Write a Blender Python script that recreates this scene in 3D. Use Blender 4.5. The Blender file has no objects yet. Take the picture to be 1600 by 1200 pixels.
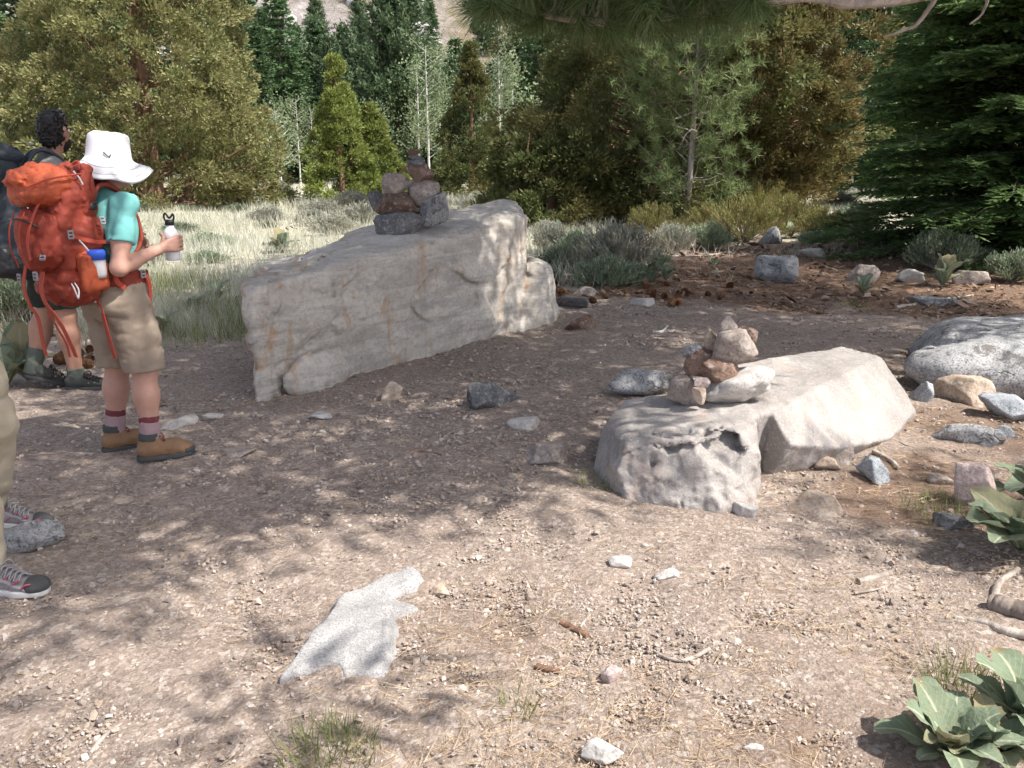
import bpy, math
import numpy as np
from math import radians as R, pi, sin, cos, tan, atan, atan2
rng = np.random.default_rng(11)
scene = bpy.context.scene
COL = scene.collection
# ---------------------------------------------------------------- camera numbers
F, CAMH = 1300.0, 1.5
PITCH = atan(350 / 1300)
CP, SP = cos(PITCH), sin(PITCH)
def ray(px, py):
    u = (px - 800) / F; v = (600 - py) / F
    return np.array([u, CP + v * SP, -SP + v * CP])
def G(px, py, z=0.0):
    d = ray(px, py); t = (z - CAMH) / d[2]
    return np.array([d[0] * t, d[1] * t, z])
def atY(px, py, Y):
    d = ray(px, py); t = Y / d[1]
    return np.array([d[0] * t, Y, CAMH + d[2] * t])
def proj(P):
    P = np.asarray(P, float).reshape(-1, 3)
    q = P - [0, 0, CAMH]
    dep = q[:, 1] * CP - q[:, 2] * SP
    up = q[:, 1] * SP + q[:, 2] * CP
    dd = np.where(np.abs(dep) < 1e-6, 1e-6, dep)
    return np.stack([800 + F * q[:, 0] / dd, 600 - F * up / dd, dep], 1)
# ---------------------------------------------------------------- sun direction (towards the sun)
SUN_EL, SUN_AZ = R(55), R(-24)
SUN = np.array([cos(SUN_EL) * cos(SUN_AZ), cos(SUN_EL) * sin(SUN_AZ), sin(SUN_EL)])
# ---------------------------------------------------------------- noise
def _hash(i, j, k, s):
    h = (i * np.uint32(374761393) + j * np.uint32(668265263) + k * np.uint32(2246822519) + np.uint32((s * 3266489917) & 0xffffffff))
    h = (h ^ (h >> np.uint32(13))) * np.uint32(1274126177)
    h = h ^ (h >> np.uint32(16))
    return h.astype(np.float32) * np.float32(2.0 / 4294967295.0) - np.float32(1)
def vn(P, s=0):
    P = np.asarray(P, np.float32)
    fl = np.floor(P); f = P - fl
    u = f * f * f * (f * (f * 6 - 15) + 10)
    I = fl.astype(np.int64).astype(np.uint32)
    i, j, k = I[:, 0], I[:, 1], I[:, 2]
    o = np.uint32(1)
    r = 0
    for a in (0, 1):
        wa = u[:, 0] if a else 1 - u[:, 0]
        for b in (0, 1):
            wb = u[:, 1] if b else 1 - u[:, 1]
            for c in (0, 1):
                wc = u[:, 2] if c else 1 - u[:, 2]
                r = r + wa * wb * wc * _hash(i + o * np.uint32(a), j + o * np.uint32(b), k + o * np.uint32(c), s)
    return r
def fbm(P, octv=4, s=0, gain=.5, ridged=False):
    P = np.asarray(P, np.float32); a = 1.0; t = 0
    for o in range(octv):
        n = vn(P + np.float32(17.3 * o), s + o)
        t = t + a * ((1 - 2 * np.abs(n)) if ridged else n)
        P = P * np.float32(2.03); a *= gain
    return t
def smooth01(a, b, x):
    t = np.clip((x - a) / (b - a), 0, 1); return t * t * (3 - 2 * t)
# ---------------------------------------------------------------- mesh plumbing
def link_mesh(name, parts, mats, parent=None, smooth=True, loc=None, rotz=0.0):
    """parts: list of (V, F[, material index]) ; one mesh object"""
    me = bpy.data.meshes.new(name)
    Vs, n = [], 0; idx, tot, mi = [], [], []
    for p in parts:
        V, Fc = np.asarray(p[0], np.float32), np.asarray(p[1])
        if len(V) == 0 or len(Fc) == 0: continue
        Vs.append(V); idx.append((Fc + n).ravel()); tot.append(np.full(len(Fc), Fc.shape[1])); mi.append(np.full(len(Fc), p[2] if len(p) > 2 else 0)); n += len(V)
    V = np.concatenate(Vs); idx = np.concatenate(idx).astype(np.int32); tot = np.concatenate(tot).astype(np.int32); mi = np.concatenate(mi).astype(np.int32)
    me.vertices.add(len(V)); me.vertices.foreach_set('co', V.ravel())
    me.loops.add(len(idx)); me.loops.foreach_set('vertex_index', idx)
    me.polygons.add(len(tot))
    st = np.concatenate([[0], np.cumsum(tot)[:-1]]).astype(np.int32)
    me.polygons.foreach_set('loop_start', st); me.polygons.foreach_set('loop_total', tot)
    me.polygons.foreach_set('material_index', mi)
    me.polygons.foreach_set('use_smooth', np.full(len(tot), bool(smooth)))
    me.update(calc_edges=True)
    for m in (mats if isinstance(mats, (list, tuple)) else [mats]): me.materials.append(m)
    o = bpy.data.objects.new(name, me); COL.objects.link(o)
    if parent is not None: o.parent = parent
    if loc is not None: o.location = [float(v) for v in loc]
    if rotz: o.rotation_euler[2] = rotz
    return o
def tag(o, label=None, cat=None, group=None, kind=None):
    if label: o['label'] = label
    if cat: o['category'] = cat
    if group: o['group'] = group
    if kind: o['kind'] = kind
    return o
def empty(name, loc, rotz, label, cat, group=None):
    o = bpy.data.objects.new(name, None); COL.objects.link(o)
    o.location = [float(v) for v in loc]; o.rotation_euler[2] = rotz; o.empty_display_size = .1
    return tag(o, label, cat, group)
KIDS = {}
def copy_tree(o, loc, rotz=0, scale=(1, 1, 1), label=None, group=None):
    kids = [c for c in bpy.data.objects if c.parent == o] if o.name not in KIDS else KIDS[o.name]
    KIDS[o.name] = kids
    c = o.copy(); COL.objects.link(c)
    c.location = [float(v) for v in loc]; c.rotation_euler[2] = rotz; c.scale = scale
    if label: c['label'] = label
    if group: c['group'] = group
    for k in kids:
        d = k.copy(); COL.objects.link(d); d.parent = c
    return c
def rotz(a):
    c, s = cos(a), sin(a); return np.array([[c, -s, 0], [s, c, 0], [0, 0, 1.]])
def rotx(a):
    c, s = cos(a), sin(a); return np.array([[1., 0, 0], [0, c, -s], [0, s, c]])
def roty(a):
    c, s = cos(a), sin(a); return np.array([[c, 0, s], [0, 1., 0], [-s, 0, c]])
def unit(v):
    v = np.asarray(v, float); return v / np.maximum(np.linalg.norm(v, axis=-1, keepdims=True), 1e-9)
def rand_rot(n, g=rng):
    q = unit(g.normal(size=(n, 4))); w, x, y, z = q.T
    return np.stack([np.stack([1 - 2 * (y * y + z * z), 2 * (x * y - z * w), 2 * (x * z + y * w)], 1),
                     np.stack([2 * (x * y + z * w), 1 - 2 * (x * x + z * z), 2 * (y * z - x * w)], 1),
                     np.stack([2 * (x * z - y * w), 2 * (y * z + x * w), 1 - 2 * (x * x + y * y)], 1)], 1)
def frames(D, g=rng):
    """matrices (columns x, y, z) with z along D and a random roll"""
    D = unit(D); A = unit(np.cross(D, g.normal(size=D.shape))); B = np.cross(D, A)
    return np.stack([A, B, D], 2)
def scatter(V, Fc, M, T):
    V = np.asarray(V); n = len(V)
    W = np.einsum('tij,nj->tni', M, V) + T[:, None, :]
    return W.reshape(-1, 3), (np.asarray(Fc)[None] + np.arange(len(T))[:, None, None] * n).reshape(-1, np.asarray(Fc).shape[1])
def blades(P, D, ln, w, g=rng):
    """thin triangles from P along D"""
    P = np.asarray(P, float); D = unit(D); n = len(P)
    S = unit(np.cross(D, g.normal(size=(n, 3)))) * (np.broadcast_to(w, n)[:, None] / 2)
    V = np.stack([P - S, P + S, P + D * np.broadcast_to(ln, n)[:, None]], 1).reshape(-1, 3)
    return V, np.arange(3 * n).reshape(n, 3)
def leafs(P, D, ln, w, g=rng, N=None):
    """diamond leaves from P along D"""
    P = np.asarray(P, float); D = unit(D); n = len(P)
    S = unit(np.cross(D, g.normal(size=(n, 3)) if N is None else N)) * (np.broadcast_to(w, n)[:, None] / 2)
    L = D * np.broadcast_to(ln, n)[:, None]
    V = np.stack([P, P + L * .5 + S, P + L, P + L * .5 - S], 1).reshape(-1, 3)
    return V, np.arange(4 * n).reshape(n, 4)
def tube(pts, rad, k=7, cap=True):
    pts = np.asarray(pts, float); m = len(pts); rad = np.broadcast_to(rad, m)
    T = unit(np.gradient(pts, axis=0)); ref = np.array([0, 0, 1.]) if abs(T[0][2]) < .9 else np.array([1., 0, 0])
    V = []
    A = unit(np.cross(T[0], ref))
    for i in range(m):
        A = unit(A - T[i] * np.dot(A, T[i])); B = np.cross(T[i], A)
        a = np.arange(k) * 2 * pi / k
        V.append(pts[i] + rad[i] * (np.cos(a)[:, None] * A + np.sin(a)[:, None] * B))
    V = np.concatenate(V); i = np.arange(k); j = (i + 1) % k
    Fc = np.concatenate([np.stack([r * k + i, r * k + j, (r + 1) * k + j, (r + 1) * k + i], 1) for r in range(m - 1)])
    if cap:
        V = np.concatenate([V, pts[:1], pts[-1:]]); a, b = m * k, m * k + 1
        Fc = np.concatenate([Fc, np.stack([j, i, np.full(k, a), np.full(k, a)], 1), np.stack([(m - 1) * k + i, (m - 1) * k + j, np.full(k, b), np.full(k, b)], 1)])
        # degenerate quads -> split as triangles kept as separate part by callers not needed
    return V, Fc
def tube_parts(pts, rad, k=7, mi=0):
    pts = np.asarray(pts, float); V, Fc = tube(pts, rad, k, cap=False); m = len(pts)
    W = np.concatenate([V, pts[:1], pts[-1:]]); i = np.arange(k); j = (i + 1) % k
    tri = np.concatenate([np.stack([j, i, np.full(k, m * k)], 1), np.stack([(m - 1) * k + i, (m - 1) * k + j, np.full(k, m * k + 1)], 1)])
    return [(V, Fc, mi), (W, tri, mi)]
def curve(pts, n):
    """Catmull-Rom through pts"""
    p = np.asarray(pts, float); p = np.concatenate([[2 * p[0] - p[1]], p, [2 * p[-1] - p[-2]]])
    out = []; m = len(p) - 3
    for u in np.linspace(0, m - 1e-6, n):
        i = int(u); t = u - i; a, b, c, d = p[i:i + 4]
        out.append(.5 * ((2 * b) + (c - a) * t + (2 * a - 5 * b + 4 * c - d) * t * t + (3 * b - a - 3 * c + d) * t ** 3))
    return np.array(out)
# ---------------------------------------------------------------- signed distance fields -> surface nets
class Field:
    def __init__(s, lo, hi, vox):
        s.lo = np.array(lo, float); s.vox = vox
        s.n = np.maximum(np.ceil((np.array(hi, float) - s.lo) / vox).astype(int) + 1, 4)
        s.g = np.full(s.n, 1.0, np.float32)
        s.ax = [s.lo[i] + np.arange(s.n[i]) * vox for i in range(3)]
    def _sub(s, lo, hi):
        a = np.clip(np.floor((np.array(lo) - s.lo) / s.vox).astype(int), 0, s.n - 1); b = np.clip(np.ceil((np.array(hi) - s.lo) / s.vox).astype(int) + 1, 1, s.n)
        sl = tuple(slice(a[i], b[i]) for i in range(3))
        X, Y, Z = np.meshgrid(*[s.ax[i][sl[i]] for i in range(3)], indexing='ij')
        return sl, np.stack([X, Y, Z], -1).astype(np.float32)
    def put(s, fn, lo, hi, k=.02, sub=False):
        m = 2 * k + 3 * s.vox
        sl, P = s._sub(np.array(lo) - m, np.array(hi) + m)
        if P.size == 0: return
        d = fn(P).astype(np.float32); a = s.g[sl]
        if sub:
            d = -d; h = np.maximum(k - np.abs(a - d), 0) / k if k > 0 else 0
            s.g[sl] = np.maximum(a, d) + h * h * k * .25
        else:
            h = np.maximum(k - np.abs(a - d), 0) / k if k > 0 else 0
            s.g[sl] = np.minimum(a, d) - h * h * k * .25
    def cone(s, a, ra, b, rb, k=.02, flat=False, sub=False):
        a, b = np.array(a, np.float32), np.array(b, np.float32); ab = b - a; L2 = float(ab @ ab) + 1e-12; L = L2 ** .5
        def fn(P):
            q = P - a; t = (q @ ab) / L2; tc = np.clip(t, 0, 1)
            d = np.linalg.norm(q - tc[..., None] * ab, axis=-1) - (ra + (rb - ra) * tc)
            if flat:
                rad = np.linalg.norm(q - t[..., None] * ab, axis=-1) - (ra + (rb - ra) * tc)
                d = np.maximum(rad, (np.abs(t - .5) - .5) * L)
            return d
        m = max(ra, rb); s.put(fn, np.minimum(a, b) - m, np.maximum(a, b) + m, k, sub)
    def chain(s, pts, rad, k=.02):
        for i in range(len(pts) - 1): s.cone(pts[i], rad[i], pts[i + 1], rad[i + 1], k)
    def ell(s, c, r, k=.02, M=None, sub=False, warp=0, ws=9):
        c = np.array(c, np.float32); r = np.array(r, np.float32)
        def fn(P):
            q = P - c
            if warp:
                Q = P.reshape(-1, 3); q = q + warp * np.stack([fbm(Q * ws, 3, 900 + i) for i in range(3)], 1).reshape(q.shape)
            if M is not None: q = q @ np.asarray(M, np.float32)
            k0 = np.linalg.norm(q / r, axis=-1); k1 = np.linalg.norm(q / (r * r), axis=-1) + 1e-9
            return k0 * (k0 - 1) / k1
        m = float(max(r)) if M is not None else r
        s.put(fn, c - m, c + m, k, sub)
    def box(s, c, h, rnd, k=.02, M=None, sub=False):
        c = np.array(c, np.float32); h = np.array(h, np.float32)
        def fn(P):
            q = P - c
            if M is not None: q = q @ np.asarray(M, np.float32)
            q = np.abs(q) - (h - rnd)
            return np.linalg.norm(np.maximum(q, 0), axis=-1) + np.minimum(q.max(-1), 0) - rnd
        m = float(np.linalg.norm(h)) if M is not None else h
        s.put(fn, c - m, c + m, k, sub)
    def hull(s, pts, k=.02, rnd=.03, sub=False, warp=0, ws=14):
        N, D = hull_planes(pts); pts = np.asarray(pts, float)
        def fn(P):
            if warp:
                Q = P.reshape(-1, 3); P = P + warp * np.stack([fbm(Q * ws, 3, 950 + i) for i in range(3)], 1).reshape(P.shape).astype(np.float32)
            v = P @ N.T.astype(np.float32) - D.astype(np.float32)
            m = v.max(-1)
            return m + rnd * np.log(np.exp(np.clip((v - m[..., None]) / rnd, -30, 0)).sum(-1))
        s.put(fn, pts.min(0), pts.max(0), k, sub)
    def hit(s, px, py):
        """first surface point of the field under a pixel"""
        d = ray(px, py); o = np.array([0, 0, CAMH]); t = np.arange(1.5, 12, s.vox * .5)
        P = o + d * t[:, None]; i = np.round((P - s.lo) / s.vox).astype(int); ok = ((i >= 0) & (i < s.n)).all(1)
        v = np.full(len(t), 1.); v[ok] = s.g[tuple(i[ok].T)]; k = np.nonzero(v < 0)[0]
        return P[k[0]] if len(k) else None
    def band(s, w):
        I = np.nonzero(np.abs(s.g) < w); P = np.stack([s.ax[i][I[i]] for i in range(3)], 1)
        return I, P
    def noise(s, amp, scale, octv=3, seed=0, ridged=False, gain=.5, stretch=(1, 1, 1)):
        I, P = s.band(abs(amp) * 2 + 2 * s.vox)
        s.g[I] += amp * fbm(P * np.array(stretch) * scale, octv, seed, gain, ridged)
    def chips(s, n, tilt, w, seed, mask=None, squash=(1, 1, 1)):
        """fracture facets: every cell of the surface band tilts a little on its own"""
        I, P = s.band(w); g = np.random.default_rng(seed); P = P.astype(np.float32)
        if mask is not None: k = mask(P); I = tuple(i[k] for i in I); P = P[k]
        Cn = P[g.integers(0, len(P), n)] ; T = g.normal(0, tilt, (n, 3)).astype(np.float32); sq = np.array(squash, np.float32)
        Q = P + .02 * np.stack([vn(P * 14, seed + i) for i in range(3)], 1)
        best = np.full(len(P), 1e9, np.float32); arg = np.zeros(len(P), int)
        for i in range(n):
            d = (((Q - Cn[i]) * sq) ** 2).sum(1); m = d < best; best[m] = d[m]; arg[m] = i
        s.g[I] += np.clip(((P - Cn[arg]) * T[arg]).sum(1), -w * .45, w * .45)
    def cut(s, nrm, d):
        X, Y, Z = np.meshgrid(*s.ax, indexing='ij', sparse=True)
        s.g = np.maximum(s.g, (nrm[0] * X + nrm[1] * Y + nrm[2] * Z - d).astype(np.float32))
    def mesh(s, smooth=1):
        g = np.pad(s.g, 1, constant_values=1.0); n = np.array(g.shape); ins = g < 0
        lo = s.lo - s.vox
        c = n - 1
        acc = np.zeros(tuple(c) + (3,), np.float32); cnt = np.zeros(tuple(c), np.float32)
        quads = []
        for ax in range(3):
            sl0 = [slice(None)] * 3; sl1 = [slice(None)] * 3
            sl0[ax] = slice(0, -1); sl1[ax] = slice(1, None)
            A, B = g[tuple(sl0)], g[tuple(sl1)]
            E = np.argwhere(ins[tuple(sl0)] != ins[tuple(sl1)])
            if len(E) == 0: continue
            a = A[tuple(E.T)]; b = B[tuple(E.T)]; t = a / (a - b)
            P = E.astype(np.float32); P[:, ax] += t
            o1, o2 = [i for i in range(3) if i != ax]
            ok = (E[:, o1] > 0) & (E[:, o2] > 0) & (E[:, o1] < c[o1]) & (E[:, o2] < c[o2])
            E, P, a = E[ok], P[ok], a[ok]
            cells = []
            for d1, d2 in ((0, 0), (1, 0), (1, 1), (0, 1)):
                C = E.copy(); C[:, o1] -= d1; C[:, o2] -= d2
                np.add.at(acc, tuple(C.T), P); np.add.at(cnt, tuple(C.T), 1)
                cells.append(np.ravel_multi_index(tuple(C.T), tuple(c)))
            q = np.stack(cells, 1); flip = (a < 0) ^ (ax == 1)
            q[flip] = q[flip][:, ::-1]
            quads.append(q)
        q = np.concatenate(quads); ids, inv = np.unique(q.ravel(), return_inverse=True)
        V = acc.reshape(-1, 3)[ids] / cnt.ravel()[ids][:, None]
        Fc = inv.reshape(-1, 4)[:, ::-1]
        V = V * s.vox + lo
        for _ in range(smooth):
            sm = np.zeros_like(V); ct = np.zeros(len(V), np.float32)
            for i in range(4):
                np.add.at(sm, Fc[:, i], V[Fc[:, (i + 1) % 4]] + V[Fc[:, i - 1]]); np.add.at(ct, Fc[:, i], 2)
            V = V * .5 + .5 * sm / ct[:, None]
        return V.astype(np.float32), Fc
def hull_planes(pts):
    import bmesh
    bm = bmesh.new()
    for p in pts: bm.verts.new([float(v) for v in p])
    bmesh.ops.convex_hull(bm, input=bm.verts[:]); bm.normal_update()
    C = np.mean(np.asarray(pts, float), 0); N, D = [], []
    for f in bm.faces:
        n = np.array(f.normal); d = float(n @ np.array(f.verts[0].co))
        if np.linalg.norm(n) < .5: continue
        if n @ C > d: n, d = -n, -d
        if any(n @ a > .999 and abs(d - b) < 1e-3 for a, b in zip(N, D)): continue
        N.append(n); D.append(d)
    bm.free(); return np.array(N), np.array(D)
_ICO = {}
def ico(sub):
    if sub not in _ICO:
        import bmesh
        bm = bmesh.new(); bmesh.ops.create_icosphere(bm, subdivisions=sub, radius=1)
        V = np.array([v.co[:] for v in bm.verts]); bm.verts.index_update()
        Fc = np.array([[v.index for v in f.verts] for f in bm.faces]); bm.free(); _ICO[sub] = (V, Fc)
    return _ICO[sub]
def rock(size, seed, sub=4, npl=16, rough=.05, p=14, flat=0.0, taper=.0):
    """angular stone: rounded polytope of random planes, roughened; size = full extents; base at z=0 centre"""
    g = np.random.default_rng(seed); V, Fc = ico(sub)
    N = unit(g.normal(size=(npl, 3))); N = np.concatenate([N, [[0, 0, 1], [0, 0, -1]]]); h = g.uniform(.62, 1.0, len(N))
    h[-2] = .8 - flat * .3; h[-1] = .75
    dt = np.maximum(V @ N.T, 1e-4) / h
    r = 1.0 / (dt ** p).sum(1) ** (1 / p)
    W = V * r[:, None]
    W = W * (1 + rough * fbm(W * 2.2 + seed * 3.1, 4, seed)[:, None] + rough * .35 * fbm(W * 11 + seed, 2, seed + 9)[:, None])
    tz = (W[:, 2] - W[:, 2].min()) / np.ptp(W[:, 2]); W[:, :2] *= (1.08 - taper * tz ** 1.3)[:, None]
    lo, hi = W.min(0), W.max(0); W = (W - (lo + hi) / 2) / (hi - lo) * np.array(size)
    return W, Fc
def lathe(prof, k=24, fn=None):
    """profile [(r, z)] revolved; fn(angle, r, z)->(r, z) tweak"""
    prof = np.asarray(prof, float); a = np.arange(k) * 2 * pi / k; V = []
    for r, z in prof:
        rr, zz = (np.full(k, r), np.full(k, z)) if fn is None else fn(a, np.full(k, r), np.full(k, z))
        V.append(np.stack([rr * np.cos(a), rr * np.sin(a), zz], 1))
    V = np.concatenate(V); i = np.arange(k); j = (i + 1) % k
    Fc = np.concatenate([np.stack([m * k + i, m * k + j, (m + 1) * k + j, (m + 1) * k + i], 1) for m in range(len(prof) - 1)])
    return V, Fc
# ---------------------------------------------------------------- materials
def new_mat(name):
    m = bpy.data.materials.new(name); m.use_nodes = True; nt = m.node_tree; nt.nodes.clear()
    out = nt.nodes.new('ShaderNodeOutputMaterial'); return m, nt, out
def N_(nt, t, **kw):
    n = nt.nodes.new(t)
    for k, v in kw.items():
        if k.startswith('i_'):
            n.inputs[k[2:].replace('_', ' ')].default_value = v
        else: setattr(n, k, v)
    return n
def rgb(c): return (c[0], c[1], c[2], 1)
def ramp(nt, fac, stops, interp='LINEAR'):
    r = nt.nodes.new('ShaderNodeValToRGB'); r.color_ramp.interpolation = interp
    e = r.color_ramp.elements
    while len(e) < len(stops): e.new(.5)
    for i, (p, c) in enumerate(stops):
        e[i].position = p; e[i].color = rgb(c) if len(c) == 3 else c
    nt.links.new(fac, r.inputs[0]); return r.outputs[0]
def mixc(nt, fac, a, b, mode='MIX'):
    n = nt.nodes.new('ShaderNodeMix'); n.data_type = 'RGBA'; n.blend_type = mode
    def put(s, v):
        if isinstance(v, (tuple, list)): s.default_value = rgb(v)
        elif isinstance(v, (int, float)): s.default_value = v
        else: nt.links.new(v, s)
    put(n.inputs[0], fac); put(n.inputs[6], a); put(n.inputs[7], b); return n.outputs[2]
def math_(nt, op, a, b=0.0):
    n = nt.nodes.new('ShaderNodeMath'); n.operation = op
    for s, v in zip(n.inputs, (a, b)):
        if isinstance(v, (int, float)): s.default_value = v
        else: nt.links.new(v, s)
    return n.outputs[0]
def noise_(nt, co, scale, det=4, rough=.55, dist=0.0):
    n = N_(nt, 'ShaderNodeTexNoise'); n.inputs['Scale'].default_value = scale; n.inputs['Detail'].default_value = det
    n.inputs['Roughness'].default_value = rough; n.inputs['Distortion'].default_value = dist; nt.links.new(co, n.inputs['Vector']); return n.outputs[0]
def voro_(nt, co, scale, out='Color', feat='F1', rnd=1.0):
    n = N_(nt, 'ShaderNodeTexVoronoi'); n.feature = feat; n.inputs['Scale'].default_value = scale; n.inputs['Randomness'].default_value = rnd
    nt.links.new(co, n.inputs['Vector']); return n.outputs[out]
def coord(nt, which='Object', scale=None, rot=None):
    c = N_(nt, 'ShaderNodeTexCoord'); o = c.outputs[which]
    if scale or rot:
        m = N_(nt, 'ShaderNodeMapping'); nt.links.new(o, m.inputs[0])
        if scale: m.inputs['Scale'].default_value = scale
        if rot: m.inputs['Rotation'].default_value = rot
        o = m.outputs[0]
    return o
def finish(nt, out, col, rough=.85, bump=None, bstr=.5, bdist=.01, spec=.25):
    p = N_(nt, 'ShaderNodeBsdfPrincipled')
    if isinstance(col, (tuple, list)): p.inputs['Base Color'].default_value = rgb(col)
    else: nt.links.new(col, p.inputs['Base Color'])
    p.inputs['Roughness'].default_value = rough; p.inputs['Specular IOR Level'].default_value = spec
    if bump is not None:
        b = N_(nt, 'ShaderNodeBump'); b.inputs['Strength'].default_value = bstr; b.inputs['Distance'].default_value = bdist
        nt.links.new(bump, b.inputs['Height']); nt.links.new(b.outputs[0], p.inputs['Normal'])
    nt.links.new(p.outputs[0], out.inputs[0]); return p
def rock_mat(name, c1, c2, speck=(.06, .06, .065), speck_scale=120, speck_amt=.5, stain=(.32, .16, .05), stain_amt=.0, big=2.0, crack=0.0, bdist=.012, streak=None, lichen=0.0, vein=0.0):
    m, nt, out = new_mat(name); co = coord(nt)
    n1 = noise_(nt, co, big, 6, .6, .4)
    col = mixc(nt, ramp(nt, n1, [(.35, (0, 0, 0)), (.65, (1, 1, 1))]), c1, c2)
    n2 = noise_(nt, co, speck_scale, 2, .6)
    sp = ramp(nt, n2, [(.50, (0, 0, 0)), (.62, (1, 1, 1))])
    col = mixc(nt, math_(nt, 'MULTIPLY', sp, speck_amt), col, speck)
    n2b = noise_(nt, co, speck_scale * .45, 2, .6)
    col = mixc(nt, math_(nt, 'MULTIPLY', ramp(nt, n2b, [(.55, (0, 0, 0)), (.7, (1, 1, 1))]), .35), col, (.62, .60, .57))
    if vein:
        vco = coord(nt, 'Object', (1.0, 1.0, 7.0), (R(38), R(-30), R(56))); nv = noise_(nt, vco, 1.6, 7, .7, .6)
        col = mixc(nt, math_(nt, 'MULTIPLY', ramp(nt, nv, [(.44, (1, 1, 1)), (.52, (0, 0, 0))]), vein), col, (.235, .215, .20))
        nv2 = noise_(nt, vco, 5.5, 5, .7, .4)
        col = mixc(nt, math_(nt, 'MULTIPLY', ramp(nt, nv2, [(.58, (0, 0, 0)), (.68, (1, 1, 1))]), vein), col, (.62, .60, .58))
    if lichen:
        n5 = noise_(nt, co, 9, 5, .7, .6)
        col = mixc(nt, math_(nt, 'MULTIPLY', ramp(nt, n5, [(.54, (0, 0, 0)), (.62, (1, 1, 1))]), lichen), col, (.085, .08, .075))
    if stain_amt:
        sc = coord(nt, 'Object', *(streak if streak else (None, None)))
        n3 = noise_(nt, sc, 3.2, 5, .65, .8)
        col = mixc(nt, math_(nt, 'MULTIPLY', ramp(nt, n3, [(.56, (0, 0, 0)), (.70, (1, 1, 1))]), stain_amt), col, stain)
    bump = math_(nt, 'ADD', math_(nt, 'ADD', noise_(nt, co, 14, 8, .65), math_(nt, 'MULTIPLY', noise_(nt, co, 48, 6, .7), .45)), math_(nt, 'MULTIPLY', n2, .25))
    if crack:
        v = noise_(nt, co, 1.6, 3, .5, 1.2)
        d = math_(nt, 'ABSOLUTE', math_(nt, 'SUBTRACT', v, .5))
        cr = ramp(nt, d, [(0, (1, 1, 1)), (.006, (0, 0, 0))])
        col = mixc(nt, math_(nt, 'MULTIPLY', cr, crack), col, (.10, .075, .055))
        bump = math_(nt, 'SUBTRACT', bump, math_(nt, 'MULTIPLY', cr, .6))
    finish(nt, out, col, .9, bump, .8, bdist, .2); return m
def leaf_mat(name, cols, brown=None, brown_amt=0.0, bscale=.8, trans=.3, island=True, rough=.6):
    m, nt, out = new_mat(name)
    g = N_(nt, 'ShaderNodeNewGeometry'); oi = N_(nt, 'ShaderNodeObjectInfo')
    col = ramp(nt, g.outputs['Random Per Island'], [(i / max(1, len(cols) - 1), c) for i, c in enumerate(cols)])
    if brown:
        co = coord(nt); nz = noise_(nt, co, bscale, 4, .6)
        col = mixc(nt, math_(nt, 'MULTIPLY', ramp(nt, nz, [(.42, (0, 0, 0)), (.62, (1, 1, 1))]), brown_amt), col, brown)
    hs = N_(nt, 'ShaderNodeHueSaturation'); nt.links.new(col, hs.inputs['Color'])
    v = math_(nt, 'MULTIPLY_ADD', oi.outputs['Random'], .4); v.node.inputs[2].default_value = .8
    nt.links.new(v, hs.inputs['Value']); col = hs.outputs[0]
    d = N_(nt, 'ShaderNodeBsdfPrincipled'); d.inputs['Roughness'].default_value = rough; d.inputs['Specular IOR Level'].default_value = .2
    t = N_(nt, 'ShaderNodeBsdfTranslucent'); x = N_(nt, 'ShaderNodeMixShader'); x.inputs[0].default_value = trans
    nt.links.new(col, d.inputs['Base Color']); nt.links.new(col, t.inputs[0])
    nt.links.new(d.outputs[0], x.inputs[1]); nt.links.new(t.outputs[0], x.inputs[2]); nt.links.new(x.outputs[0], out.inputs[0]); return m
def plain(name, c, rough=.7, var=.15, scale=30, bdist=.002, spec=.3, weave=0):
    m, nt, out = new_mat(name); co = coord(nt); n = noise_(nt, co, scale, 5, .6)
    col = mixc(nt, n, tuple(v * (1 - var) for v in c), tuple(min(1, v * (1 + var)) for v in c))
    b = n
    if weave: b = math_(nt, 'ADD', n, math_(nt, 'MULTIPLY', noise_(nt, co, weave, 1), .4))
    finish(nt, out, col, rough, b, .6, bdist, spec); return m
def island_mat(name, cols, rough=.85, nscale=40, interp='LINEAR'):
    m, nt, out = new_mat(name); g = N_(nt, 'ShaderNodeNewGeometry')
    col = ramp(nt, g.outputs['Random Per Island'], [(i / max(1, len(cols) - 1), c) for i, c in enumerate(cols)], interp)
    n = noise_(nt, coord(nt), nscale, 4, .6)
    col = mixc(nt, .5, col, mixc(nt, n, (.0, .0, .0), (1, 1, 1)), 'SOFT_LIGHT')
    finish(nt, out, col, rough, n, .4, .004); return m
def bark_mat(name, c1, c2, scale=8, zs=.15):
    m, nt, out = new_mat(name); co = coord(nt, 'Object', (1, 1, zs)); n = noise_(nt, co, scale, 6, .65, .5)
    finish(nt, out, ramp(nt, n, [(.35, c1), (.65, c2)]), .9, n, .8, .02); return m

M = {}
M['boulder'] = rock_mat('pale_gneiss', (.46, .412, .35), (.62, .567, .492), (.24, .225, .21), 34, .3, (.42, .24, .11), .75, 2.2, 0, .012, ((1.5, 1.5, .55), (.35, .25, 0)), .12, .38)
M['granite'] = rock_mat('pale_granite', (.285, .255, .232), (.425, .39, .36), (.16, .15, .145), 140, .38, (.40, .26, .18), .35, 3.0, 0, .010)
M['slab_granite'] = rock_mat('speckled_granite', (.30, .29, .28), (.43, .415, .40), (.12, .12, .125), 190, .6, (.4, .3, .2), .1, 4.0, 0, .006)
M['lichen_rock'] = rock_mat('lichened_granite', (.27, .27, .27), (.46, .455, .45), (.06, .06, .06), 90, .6, (.30, .2, .12), .2, 3.0, .2, .012, None, .75)
M['blue_rock'] = rock_mat('blue_grey_stone', (.26, .28, .30), (.44, .46, .48), (.07, .075, .08), 130, .6, (.25, .18, .12), .1, 5)
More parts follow.
